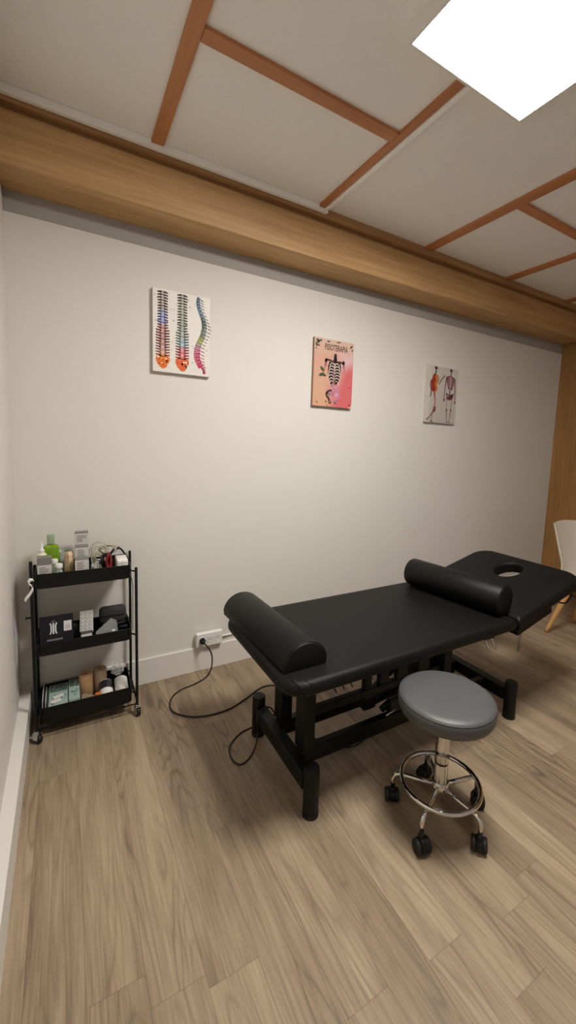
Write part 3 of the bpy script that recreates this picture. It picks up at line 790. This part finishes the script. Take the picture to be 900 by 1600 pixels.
for k in range(5):
    a = math.radians(203.0 + 72*k); ca, sa = math.cos(a), math.sin(a)
    Pp = lambda r, z: Vector((SXY[0]+r*ca, SXY[1]+r*sa, z))
    mb = MB(); mb.tube([Pp(.031, .128), Pp(.08, .128), Pp(.13, .128)] + [Pp(.150+.026*math.sin(q*PI/12), .102+.026*math.cos(q*PI/12)) for q in range(0, 7)] + [Pp(.176, .066)], 0.0088, 12)
    sp = mb.build('leg', M['chrome'], t)
    ph = a + (0.9, 2.2, -0.6, 0.7, -1.3)[k]
    dx, dy = math.cos(ph), math.sin(ph)
    base = Pp(.176, 0)
    cs = bpy.data.objects.new('caster', None)  # replaced below by the caster mesh itself
    bpy.data.objects.remove(cs)
    T = Matrix.Translation((base.x, base.y, 0)) @ Matrix.Rotation(ph, 4, 'Z')
    mb = MB()
    # hood: half drum between and over the two wheels
    RY = Matrix.Rotation(PI/2, 4, 'X')
    rows = []
    for yy, sc in ((-.010, .96), (-.009, 1), (.009, 1), (.010, .96)):
        rows.append([T @ Vector((.008 + .0275*sc*math.cos(b_), yy, .0255 + .0285*sc*math.sin(b_))) for b_ in [math.radians(-20 + 220*i/16) for i in range(17)]])
    mb.grid(rows, closed_u=True, smooth=True, cap=True)
    mb.lathe([(0.011, .05), (0.011, .063), (0.009, .066)], c=T @ Vector((0, 0, 0)), seg=16)
    cst = mb.build('caster', M['blackplas'], t, smooth_angle=40)
    for yy in (-.0185, .0185):
        mb = MB(); mb.lathe([(0.016, -.008), (0.0235, -.0075), (0.0255, -.004), (0.0255, .004), (0.0235, .0075), (0.016, .008)], c=T @ Vector((.008, yy, .0256)), T=(Matrix.Rotation(ph, 4, 'Z') @ RY), seg=24)
        mb.build('wheel', M['rubber'], cst, smooth_angle=40)

# ------------------------------------------------------------------ chair by the right wall
t = thing('shell_chair', 'cream plastic shell chair on splayed beech legs beside the wooden wall', 'chair', (3.64, -0.88, 0))
path = smooth_path([(0, -0.225, 0.425), (0, -0.19, 0.448), (0, -0.08, 0.445), (0, 0.04, 0.438), (0, 0.12, 0.455), (0, 0.165, 0.52), (0, 0.195, 0.62), (0, 0.225, 0.74), (0, 0.25, 0.845), (0, 0.258, 0.875)], 4)
rows = []
n = len(path)
for i, p in enumerate(path):
    f = i/(n-1)
    hw = 0.21 + 0.03*math.sin(f*PI) - (0.0 if f < .9 else (f-.9)*.10)
    if f > .55: hw = 0.226 + 0.022*(f-.55)/.45
    rr = []
    for j in range(15):
        u = -1 + 2*j/14
        x = u*hw
        e = abs(u)**3
        lift = e*(0.055 if f < .5 else 0.055*(1-(f-.5)*1.6))
        fwd = e*(0.0 if f < .35 else min(1, (f-.35)/.25)*0.062)
        y = p.y - fwd; z = p.z + max(0, lift)
        if f > .8: z += (f-.8)/.2*(0.010*math.cos(u*PI*1.0)*1.0 - 0.004 + .012*abs(u)**6)
        rr.append(Vector((3.64 + x, -0.88 + y, z)))
    rows.append(rr)
mb = MB(); mb.grid(rows, smooth=True)
sh = mb.build('seat_shell', M['chair'], t)
md = sh.modifiers.new('shell', 'SOLIDIFY'); md.thickness = 0.012; md.offset = 0
md = sh.modifiers.new('soft', 'SUBSURF'); md.levels = 1; md.render_levels = 2
for sx in (-1, 1):
    for syy in (-1, 1):
        f0 = Vector((3.64+sx*.208, -0.88+syy*.195, 0.0)); f1 = Vector((3.64+sx*.105, -0.88+syy*.085, 0.425))
        mb = MB(); mb.tube([f0 + Vector((0, 0, .002)), f0.lerp(f1, .1), f0.lerp(f1, .6), f1], 0.02, 14, radii=[.0125, .014, .021, .023]); mb.build('leg', M['beech'], t)
mb = MB()
for sx in (-1, 1): mb.tube([(3.64+sx*.13, -0.88-.12, .335), (3.64+sx*.13, -0.88+.12, .335)], .005, 6)
for sy2 in (-1, 1): mb.tube([(3.64-.13, -0.88+sy2*.11, .335), (3.64+.13, -0.88+sy2*.11, .335)], .005, 6)
mb.build('brace', M['blackmetal'], t)

# ------------------------------------------------------------------ trolley
PXL, PXR, PYF, PYB = 0.030, 0.462, -0.272, -0.040
t = thing('utility_trolley', 'black three tier metal trolley on casters in the left corner', 'trolley', (0.246, -0.156, 0))
B = M['blackmetal']; pr_ = 0.0068
for x, y, zt_ in ((PXL, PYF, 0.858), (PXR, PYF, 0.779), (PXL, PYB, 0.779), (PXR, PYB, 0.806)):
    q = MB(); q.tube([(x, y, 0.058), (x, y, zt_-.004), (x, y, zt_)], pr_, 12, radii=[pr_, pr_, pr_*.7]); q.build('post', B, t, smooth_angle=50)
    # caster
    q = MB(); q.lathe([(0.011, 0.050), (0.011, 0.0575)], c=(x, y, 0), seg=16)
    ang = {(True, True): -0.9, (False, True): -1.35, (True, False): 2.2, (False, False): 1.4}[(x < .2, y < -.2)]
    T = Matrix.Translation((x, y, 0)) @ Matrix.Rotation(ang, 4, 'Z')
    for yy in (-0.0115, 0.0115): q.box(-.010, .020, yy-.0012, yy+.0012, .016, .0495, bev=.0008, T=T)
    q.box(-.010, .018, -.0115, .0115, .0465, .0498, bev=.001, T=T)
    fk = q.build('caster_fork', M['chrome'], t)
    q = MB(); q.lathe([(0.010, -.009), (0.019, -.0085), (0.0215, -.005), (0.0215, .005), (0.019, .0085), (0.010, .009)], c=T @ Vector((.010, 0, .0216)), T=(Matrix.Rotation(ang, 4, 'Z') @ RX), seg=24); q.build('wheel', M['rubber'], fk, smooth_angle=40)
def tray(zb, zr):
    x0, x1, y0, y1 = 0.042, 0.440, -0.262, -0.046
    outp = rrect(x0, x1, y0, y1, 0.020, 6); inn = rrect(x0+.003, x1-.003, y0+.003, y1-.003, 0.018, 6)
    sm = rrect(x0+.006, x1-.006, y0+.006, y1-.006, 0.018, 6)
    q = MB()
    rows = [[Vector((x, y, zb)) for x, y in sm], [Vector((x, y, zb+.006)) for x, y in outp], [Vector((x, y, zr)) for x, y in outp], [Vector((x, y, zr)) for x, y in inn], [Vector((x, y, zb+.004)) for x, y in inn]]
    q.grid(rows, closed_u=True, smooth=True, cap=True)
    o = q.build('tray', B, t, smooth_angle=40)
    q = MB(); q.tube([(x, y, zr) for x, y in outp], 0.0024, 6, closed=True); q.build('rim', B, o)
    for x, xe in ((PXL+pr_, x0), (x1, PXR-pr_)):
        for y in (PYF, PYB):
            q = MB(); yy = min(max(y, y0+.012), y1-.012)
            q.tube([(x-.001, y, zr-.030), (xe+.001, yy, zr-.030)] if x < .2 else [(x-.001, yy, zr-.030), (xe+.001, y, zr-.030)], 0.004, 8); q.build('tray_bracket', B, o)
tray(0.722, 0.790); tray(0.402, 0.462); tray(0.066, 0.150)
for x in (PXL, PXR):
    q = MB(); q.tube([(x, PYF, .075), (x, PYB, .075)], .005, 8); q.build('side_bar', B, t)
q = MB(); q.tube([(PXL, PYF, .060), (PXR, PYF, .060)], .0035, 8); q.build('front_rod', B, t)
q = MB(); q.tube([(PXL-.004, PYF+.01, .598), (PXL-.022, PYF+.01, .598), (PXL-.026, PYF+.01, .598)], .006, 10, radii=[.004, .004, .011]); q.build('side_knob', M['blackplas'], t)

# ---- things on the trolley
def lines(q, x0, x1, y, z0, n, dz, col=(120, 116, 112), seed=0):
    r = random.Random(seed)
    for i in range(n):
        e = x0 + (x1-x0)*r.uniform(.55, 1)
        q.face([(x0, y, z0-i*dz), (e, y, z0-i*dz), (e, y, z0-i*dz+dz*.45), (x0, y, z0-i*dz+dz*.45)], lin(col))
def carton(label, x0, x1, y0, y1, z0, z1, band, group=None, seed=0):
    o = thing('product_carton', label, 'box', ((x0+x1)/2, (y0+y1)/2, z0), group=group)
    q = MB(); q.box(x0, x1, y0, y1, z1-band+.0002, z1, bev=.0008); q.build('lid', M['boxgrey'], o)
    q = MB(); q.box(x0, x1, y0, y1, z0, z1-band, bev=.0008, col=lin((196, 194, 188))); lines(q, x0+.008, x1-.008, y0-.0004, z1-band-.014, 4, .009, seed=seed)
    pts = [(((x0+x1)/2) + .018*math.cos(PI*k/10), y0-.0004, z0+.045+.012*math.sin(PI*k/10)) for k in range(11)]
    q.face(pts, lin((232, 230, 226)))
    q.build('carton_body', M['ink'], o)
    return o
F1 = 0.7262
carton('short carton with grey lid at the left end of the top tray', 0.052, 0.107, -0.246, -0.198, F1, 0.862, .034, seed=1)
carton('tallest white carton standing at the back of the top tray', 0.204, 0.262, -0.122, -0.080, F1, 0.942, .006, seed=2)
carton('middle-height white carton between the tallest and the front carton on the top tray', 0.203, 0.260, -0.180, -0.132, F1, 0.884, .005, seed=3)
carton('low white carton at the front rim below the taller cartons', 0.200, 0.258, -0.242, -0.190, F1, 0.838, .004, seed=4)
# green bottle
o = thing('green_bottle', 'green square shouldered bottle with frosted cap on the top tray', 'bottle', (0.104, -0.118, F1))
q = MB(); rows = []
for s, z in ((.9, 0), (1, .006), (1, .142), (.96, .154), (.84, .162), (.5, .167), (.4, .170)):
    rows.append([Vector((0.104 + x*s, -0.118 + y*s, F1 + z)) for x, y in rrect(-.033, .033, -.020, .020, .012, 5)])
q.grid(rows, closed_u=True, cap=True); q.build('bottle_body', M['green'], o, smooth_angle=60)
q = MB(); q.lathe([(.0155, F1+.1705), (.0165, F1+.173), (.0165, F1+.214), (.015, F1+.217)], c=(0.104, -0.118, 0), seg=24); q.build('cap', M['greencap'], o, smooth_angle=40)
# pale squeeze bottle
o = thing('squeeze_bottle', 'pale cream squeeze bottle with pointed nozzle behind the short carton', 'bottle', (0.072, -0.158, F1))
q = MB(); q.lathe([(.020, 0), (.022, .004), (.022, .115), (.018, .135), (.010, .142)], c=(0.068, -0.165, F1), seg=24); q.build('bottle_body', M['cream'], o, smooth_angle=40)
q = MB(); q.lathe([(.011, .1425), (.011, .155), (.006, .16), (.003, .192)], c=(0.068, -0.165, F1), seg=18); q.build('nozzle', M['whiteplas'], o, smooth_angle=40)
# two small clear bottles
for x, y, zc, lb in ((0.118, -0.193, 0.112, 'small clear bottle with tilted white cap beside the green bottle'), (0.136, -0.230, 0.098, 'small clear bottle with white cap nearest the front rim of the top tray')):
    o = thing('vial_bottle', lb, 'bottle', (x, y, F1), group='small white-capped bottles')
    q = MB(); q.lathe([(.012, 0), (.0135, .003), (.0135, zc-.034), (.009, zc-.026), (.009, zc-.0205)], c=(x, y, F1), seg=20); q.build('bottle_body', M['clear'], o, smooth_angle=40)
    q = MB(); q.lathe([(.0135, zc-.020), (.0145, zc-.018), (.0145, zc-.002), (.013, zc)], c=(x, y, F1), seg=20); q.build('cap', M['whiteplas'], o, smooth_angle=40)
# wooden block with peaked top
o = thing('wooden_block', 'pale wooden block with a peaked top on the top tray', 'block', (0.177, -0.165, F1))
q = MB(); T = Matrix.Translation((0.177, -0.165, F1)) @ Matrix.Rotation(math.radians(-38), 4, 'Z') @ Matrix.Rotation(PI/2, 4, 'X')
q.prism([(-.013, 0), (.013, 0), (.013, .122), (.004, .136), (-.007, .132), (-.013, .120)], -.016, .016, T=T, bev=.0015, seg=2); q.build('block', M['cork'], o)
q = MB(); q.lathe([(.003, .0001), (.003, .0009)], c=T @ Vector((.004, .112, .0162)), T=T.to_3x3().to_4x4(), seg=10); q.build('peg_hole', M['hole'], o)
# clear tub
o = thing('clear_tub', 'see-through plastic tub behind the wooden block', 'tub', (0.165, -0.085, F1))
q = MB(); rows = []
for s, z in ((.86, 0), (1, .120), (1.03, .122), (.97, .120), (.84, .004)): rows.append([Vector((.165+x*s, -.086+y*s, F1+z)) for x, y in rrect(-.030, .030, -.026, .026, .008, 4)])
q.grid(rows, closed_u=True, cap=True); q.build('tub', M['clear'], o, smooth_angle=40)
def coil(cx, cy, cz, rx, rz, n, wob, r, seed, tilt=0.3):
    R_ = random.Random(seed); pts = []
    for k in range(n*10):
        a = 2*PI*k/10
        f = 1 + .25*math.sin(k*.37 + seed) ; yy = cy + wob*math.sin(k*.23 + seed) 
        pts.append((cx + rx*f*math.cos(a)*.9 + R_.uniform(-1, 1)*.003, yy + tilt*rz*math.sin(a)*.4, cz + rz*f*math.sin(a)*.8 + R_.uniform(-1, 1)*.003))
    return smooth_path(pts, 3)
o = thing('wire_bundle', 'loose coil of pale electrode wires on the top tray', 'wires', (0.32, -0.10, F1))
q = MB(); q.tube(coil(0.312, -0.090, 0.830, 0.040, 0.046, 6, .018, .0015, 4), .0023, 6); q.tube(coil(0.352, -0.088, 0.838, 0.038, 0.026, 5, .014, .0015, 9), .0023, 6); q.tube(coil(0.305, -0.104, 0.790, 0.026, 0.046, 4, .008, .0015, 5), .0023, 6); q.build('wire', M['wirew'], o)
q = MB(); q.tube([(0.392, -0.118, .842), (0.402, -0.118, .848)], .005, 10); q.build('wire_plug', M['blackplas'], o)
o = thing('clip_leads', 'tangled red and black clip leads at the front of the top tray', 'leads', (0.345, -0.20, F1))
q = MB(); q.tube(coil(0.347, -0.200, 0.806, 0.011, 0.038, 7, .014, .003, 2), .0038, 8); q.build('red_lead', M['red'], o)
q = MB(); q.tube(coil(0.338, -0.182, 0.800, 0.024, 0.042, 4, .012, .003, 3), .0038, 8); q.tube([(0.350, -0.20, .835), (0.372, -0.19, .862)], .0055, 8); q.tube([(0.322, -0.215, .79), (0.312, -0.212, .832)], .005, 8); q.build('black_lead', M['blackplas'], o)
q = MB(); q.tube(smooth_path([(0.335, -0.17, .79), (0.335, -0.11, .80), (0.33, -0.06, .805), (0.327, -0.038, .79), (0.322, -0.030, .70), (0.312, -0.030, .64)], 6), .0016, 6); q.build('hanging_lead', M['wirew'], o)
def crumple(cx, cy, cz, sx, sy, sz, seed, amp=.22, sub=3):
    q = MB(); r = bmesh.ops.create_icosphere(q.bm, subdivisions=sub, radius=1.0)
    R_ = random.Random(seed); ph = [R_.uniform(0, 6) for _ in range(6)]
    for v in r['verts']:
        d = v.co.copy()
        f = 1 + amp*(math.sin(5*d.x+ph[0])*math.cos(4*d.y+ph[1]) + .6*math.sin(9*d.z+ph[2]+3*d.x) + .4*R_.uniform(-1, 1))
        f *= .78
        p = Vector((d.x*f*sx, d.y*f*sy, max(-1, d.z*f)*sz))
        v.co = p + Vector((cx, cy, cz))
    return q
q = crumple(0.288, -0.205, F1+.046, .024, .034, .046, 11); ob = q.build('plastic_pouch', M['bag']); tag(ob, 'crumpled clear plastic pouch beside the low white carton', 'plastic pouch')
o = thing('white_case', 'small white case with dark seams at the right end of the top tray', 'case', (0.404, -0.175, F1))
q = MB(); q.box(0.380, 0.431, -0.232, -0.130, F1, F1+.086, bev=.006, seg=3); q.build('case_body', M['whiteplas'], o, smooth_angle=40)
q = MB(); q.box(0.4035, 0.405, -0.2326, -0.2318, F1+.02, F1+.08); q.box(0.383, 0.428, -0.2326, -0.2318, F1+.068, F1+.0695); q.build('seam', M['boxgrey'], o)
o = thing('black_scissors', 'black handled scissors leaning over the rear right corner of the top tray', 'scissors', (0.43, -0.07, F1))
q = MB(); q.tube([(0.400, -0.100, F1+.12), (0.420, -0.085, F1+.098), (0.436, -0.066, F1+.068)], .0045, 8); q.build('handle', M['blackplas'], o)
o = thing('hanging_cable', 'thin black cable hanging down the rear right post of the trolley', 'cable', (0.455, -0.05, .8))
q = MB(); q.tube(smooth_path([(0.434, -0.085, .796), (0.446, -0.058, .800), (0.4515, -0.054, .76), (0.456, -0.056, .70), (0.4735, -0.056, .62), (0.4725, -0.055, .50), (0.472, -0.055, .36)], 6), .0018, 6); q.build('cord', M['cable'], o)
# white strap hooked on the left post
o = thing('hanging_strap', 'glossy white plastic strap hooked on the left post of the trolley', 'strap', (0.028, -0.282, .77))
q = MB()
P = smooth_path([(0.040, -0.2805, .775), (0.028, -0.2835, .778), (0.020, -0.286, .765), (0.036, -0.288, .745), (0.024, -0.290, .715), (0.012, -0.292, .700), (0.006, -0.292, .688)], 6)
q.grid([[p + Vector((-.003, 0, .007)), p + Vector((0, -.003, 0)), p + Vector((.003, 0, -.007))] for p in P], smooth=True)
ob = q.build('strap', M['whiteplas'], o); md = ob.modifiers.new('t', 'SOLIDIFY'); md.thickness = .0015
# ---- middle tray
F2 = 0.4062
o = thing('black_kit_box', 'black box with a silver tool picture and white sticker on the middle tray', 'box', (0.110, -0.224, F2), rot=(math.radians(-20), 0, 0))
yy = -.0164
q = MB(); q.box(-.062, .080, -.0175, .0175, .1562, .1605, bev=.001); q.build('lid', M['boxblack'], o, world=False)
q = MB(); q.box(-.060, .078, -.016, .016, .006, .156, bev=.002, col=lin((24, 23, 28)))
for dx, w_ in ((-.011, .0030), (0, .0034), (.011, .0030)):
    P = [(-.004+dx*(1.2 if k in (0, 4) else .8), .126-.0105*k*1.2) for k in range(5)]
    for (a, b_), (c, d) in zip(P, P[1:]): q.face([(a-w_, yy, b_), (a+w_, yy, b_), (c+w_, yy, d), (c-w_, yy, d)], lin((206, 206, 204)))
q.face([(-.004+.009*math.cos(2*PI*k/12), yy, .132+.008*math.sin(2*PI*k/12)) for k in range(12)], lin((80, 80, 84)))
for k in range(10):
    x = -.030+.0064*k; q.face([(x, yy, .046), (x+.0036, yy, .046), (x+.0056, yy, .0535), (x+.0020, yy, .0535)], lin((150, 150, 152)))
q.build('box_body', M['ink'], o, world=False)
q = MB(); q.face([(.038, yy-.0003, .082), (.070, yy-.0003, .082), (.070, yy-.0003, .128), (.038, yy-.0003, .128)], lin((206, 204, 200)))
for k in range(5): q.face([(.043+.0045*k, yy-.0005, .090), (.0445+.0045*k, yy-.0005, .090), (.0445+.0045*k, yy-.0005, .108+.003*(k % 3)), (.043+.0045*k, yy-.0005, .108+.003*(k % 3))], lin((120, 118, 116)))
tag(q.build('sticker', M['ink'], o, world=False), 'white sticker')
o = thing('black_roll', 'small black roll standing beside the black kit box', 'roll', (0.207, -0.135, F2))
q = MB(); q.lathe([(.009, .0), (.019, .0), (.020, .002), (.020, .074), (.019, .076), (.009, .076)], c=(0.207, -0.135, F2), seg=24, cap=False); q.build('roll', M['charcoal'], o, smooth_angle=40)
o = thing('blister_pack', 'stack of silver blister strips propped up on the middle tray', 'blister pack', (0.243, -0.186, F2+.042), rot=(math.radians(-36), 0, math.radians(-4)))
q = MB(); q.box(-.024, .024, .0, .030, -.020, .050, bev=.004); q.build('stack_box', M['boxwhite'], o, world=False)
for k in range(3):
    q = MB(); y0 = -.020+.007*k
    q.box(-.028+.002*k, .028+.001*k, y0-.003, y0+.003, .004-.002*k, .104+.003*k, bev=.001)
    st = q.build('blister_strip', M['silver'], o, world=False)
    if k == 0:
        q = MB()
        for a in range(3):
            for b_ in range(5): q.sphere((-.018+.018*a, y0-.0032, .016+.018*b_), .0045, (1, .4, 1), 8, 6)
        q.build('pocket', M['silver'], st, world=False)
o = thing('charcoal_pouch', 'charcoal zipped soft pouch at the back right of the middle tray', 'pouch', (0.372, -0.085, F2))
q = MB(); q.box(0.306, 0.4345, -0.114, -0.054, F2+.036, F2+.120, bev=.020, seg=4); q.build('pouch_body', M['charcoal'], o, smooth_angle=50)
q = MB(); q.box(0.325, 0.426, -0.112, -0.056, F2, F2+.0355, bev=.006, seg=3); q.build('pouch_base', M['boxblack'], o)
q = MB(); q.tube([(0.318, -0.1155, F2+.080), (0.37, -0.1158, F2+.082), (0.426, -0.1155, F2+.080)], .002, 6); q.build('zip', M['blackplas'], o)
q = MB(); P = [(0.300, -0.246, F2+.004), (0.372, -0.250, F2+.020), (0.378, -0.205, F2+.100), (0.355, -0.17, F2+.112), (0.300, -0.165, F2+.05), (0.282, -0.21, F2+.02)]
q.prism([(-.05, -.045), (.05, -.045), (.046, .03), (.02, .045), (-.05, -.01)], -.0012, .0012, T=Matrix.Translation((0.334, -0.196, F2+.054)) @ Matrix.Rotation(math.radians(58), 4, 'X'), bev=.0006, seg=2)
ob = q.build('plastic_sleeve', M['bag']); tag(ob, 'clear plastic sleeve leaning in the middle tray in front of the charcoal pouch', 'plastic sleeve')
q = crumple(0.238, -0.240, F2+.026, .040, .012, .030, 21, .15); ob = q.build('plastic_wrapper', M['bag']); tag(ob, 'clear crinkled wrapper at the front of the middle tray below the blister strips', 'plastic wrapper')
o = thing('black_cord_bundle', 'bundle of black cords at the right end of the middle tray', 'cords', (0.41, -0.16, F2))
q = MB()
for k in range(4): q.tube(smooth_path([(0.392, -0.145-.008*k, F2+.052+.004*k), (0.41, -0.15-.008*k, F2+.058+.003*k), (0.432, -0.15-.006*k, F2+.050+.004*k)], 4), .003, 6)
q.box(0.388, 0.434, -0.185, -0.135, F2, F2+.046, bev=.008, seg=3); q.build('cord', M['blackplas'], o)
q = MB(); q.prism([(0.384, -.250), (0.430, -.256), (0.432, -.250), (0.40, -.226)], F2+.030, F2+.060, bev=.001, seg=2); ob = q.build('white_wedge', M['whiteplas']); 
for v in ob.data.vertices: v.co.z -= .030
tag(ob, 'small white plastic wedge at the right front of the middle tray', 'wedge')
q = MB(); q.box(0.352, 0.366, -0.256, -0.249, F2, F2+.064, bev=.001); ob = q.build('white_tag', M['whiteplas']); tag(ob, 'tiny white tag card standing at the front rim of the middle tray', 'card')
# ---- bottom tray
F3 = 0.0702
cards = [('white_card', 'paper', 0.0), ('black_card', 'boxblack', .0065), ('white_card', 'paper', .013), ('green_card', 'tealdark', .0195)]
for k, (nm, mt, dx) in enumerate(cards):
    o_ = MB(); T = Matrix.Translation((0.0500+dx, -0.160, F3)) @ Matrix.Rotation(math.radians(2.5 if k < 2 else 2), 4, 'Y')
    o_.box(-.0015, .0015, -.076, .072, .0012, .104-.006*k, bev=.0005, T=T)
    ob = o_.build('leaflet', M[mt])
    tag(ob, ['white leaflet standing outermost at the left end of the bottom tray', 'black leaflet standing second from the left end of the bottom tray', 'white leaflet standing between the black and the green leaflets', 'dark green leaflet standing against the large teal carton'][k], 'leaflet', 'leaflets standing in the bottom tray')
def teal(label, x0, x1, y0, y1, h, seed):
    o = thing('teal_carton', label, 'box', ((x0+x1)/2, (y0+y1)/2, F3), group='teal cartons in the bottom tray')
    q = MB(); q.box(x0, x1, y0, y1, F3, F3+h, bev=.0012, col=lin((158, 178, 168)))
    for k in range(3): q.box(x0+.006, x1-.008-.006*k, y0-.0004, y0-.0002, F3+h-.016-.012*k, F3+h-.012-.012*k, col=lin((96, 128, 120)))
    r = random.Random(seed); z = F3+h+.0004
    q.face([(x0+.004, y0+(y1-y0)*.62, z), (x1-.004, y0+(y1-y0)*.62, z), (x1-.004, y1-.004, z), (x0+.004, y1-.004, z)], lin((96, 112, 104)))
    for k in range(16):
        a, b_ = r.uniform(x0+.006, x1-.018), r.uniform(y0+.006, y1-.02)
        q.face([(a, b_, z+.0002), (a+.012, b_, z+.0002), (a+.012, b_+.007, z+.0002), (a, b_+.007, z+.0002)], lin(r.choice([(150, 176, 168), (60, 80, 74), (176, 190, 182), (90, 120, 112)])))
    q.build('carton_body', M['ink'], o)
teal('large teal carton with small white cards on it in the bottom tray', 0.077, 0.158, -0.256, -0.066, .080, 1)
teal('narrow teal carton between the large one and the tan bandage roll', 0.161, 0.208, -0.256, -0.070, .090, 2)
for k, (x, y, a, lb) in enumerate(((0.118, -0.185, .35, 'white card lying on the large teal carton, further from the rim'), (0.108, -0.222, .25, 'white card lying on the large teal carton, nearer the rim'))):
    q = MB(); q.box(-.022, .022, -.012, .012, 0, .0012, T=Matrix.Translation((x, y, F3+.0810)) @ Matrix.Rotation(a, 4, 'Z')); ob = q.build('small_card', M['paper']); tag(ob, lb, 'card', 'cards on the teal carton')
for x, y, mt, lb in ((0.2385, -0.116, 'tan', 'tan cohesive bandage roll standing left in the bottom tray'), (0.3045, -0.092, 'tan2', 'paler beige bandage roll standing behind the wrapped paper rolls')):
    o = thing('bandage_roll', lb, 'bandage roll', (x, y, F3), group='bandage rolls')
    q = MB(); q.lathe([(.008, .130), (.008, .0), (.031, .0), (.0325, .002), (.0325, .128), (.031, .130), (.008, .130)], c=(x, y, F3), seg=28, cap=False); q.build('roll', M[mt], o, smooth_angle=40)
q = MB(); q.prism([(0.214, -0.252), (0.262, -0.252), (0.276, -0.200), (0.232, -0.160), (0.216, -0.165)], F3, F3+.050, bev=.003, seg=2); ob = q.build('striped_packet', M['stripe']); tag(ob, 'brown striped packet in front of the tan bandage roll', 'packet')
o = thing('orange_lid_jar', 'small orange pot at the front of the bottom tray', 'pot', (0.287, -0.238, F3))
q = MB(); q.lathe([(.014, 0), (.016, .003), (.016, .070), (.013, .078), (.006, .081)], c=(0.285, -0.240, F3), seg=20); q.build('pot', M['orange'], o, smooth_angle=40)
for k, (x, lb) in enumerate(((0.326, 'plastic wrapped paper roll with dark label lying beside the orange pot'), (0.398, 'plastic wrapped white paper roll lying at the right end of the bottom tray'))):
    rr = .0325; al = math.radians(24)
    o = thing('paper_roll', lb, 'paper roll', (x, -0.235, F3 + rr*math.cos(al)), rot=(PI/2 + al, 0, 0), group='wrapped paper rolls')
    # local z is the roll's axis, pointing from the back end to the near end
    q = MB(); q.lathe([(.009, -.100), (rr-.003, -.100), (rr-.001, -.098), (rr-.001, -.002), (rr-.003, 0), (.009, 0), (.009, -.100)], seg=30, cap=False); q.build('roll', M['paper'], o, world=False, smooth_angle=40)
    q = MB(); q.lathe([(rr, -.096), (rr, -.050 if k == 0 else -.010)], seg=30, cap=False); q.build('wrapper', M['purple'] if k == 0 else M['bag'], o, world=False, smooth_angle=40)
q = crumple(0.392, -0.092, F3+.105, .040, .036, .040, 31, .16); ob = q.build('plastic_bag', M['bag']); tag(ob, 'crumpled clear plastic bag at the back right of the bottom tray', 'plastic bag')

# ------------------------------------------------------------------ world, view
w_ = bpy.data.worlds.new('world'); scn.world = w_; w_.use_nodes = True
w_.node_tree.nodes['Background'].inputs['Color'].default_value = (0.5, 0.5, 0.5, 1)
w_.node_tree.nodes['Background'].inputs['Strength'].default_value = 0.58
scn.view_settings.view_transform = 'Standard'
scn.view_settings.look = 'None'
scn.view_settings.exposure = 0.0
scn.cycles.max_bounces = 12; scn.cycles.diffuse_bounces = 6; scn.cycles.transparent_max_bounces = 16
scn.cycles.use_denoising = True
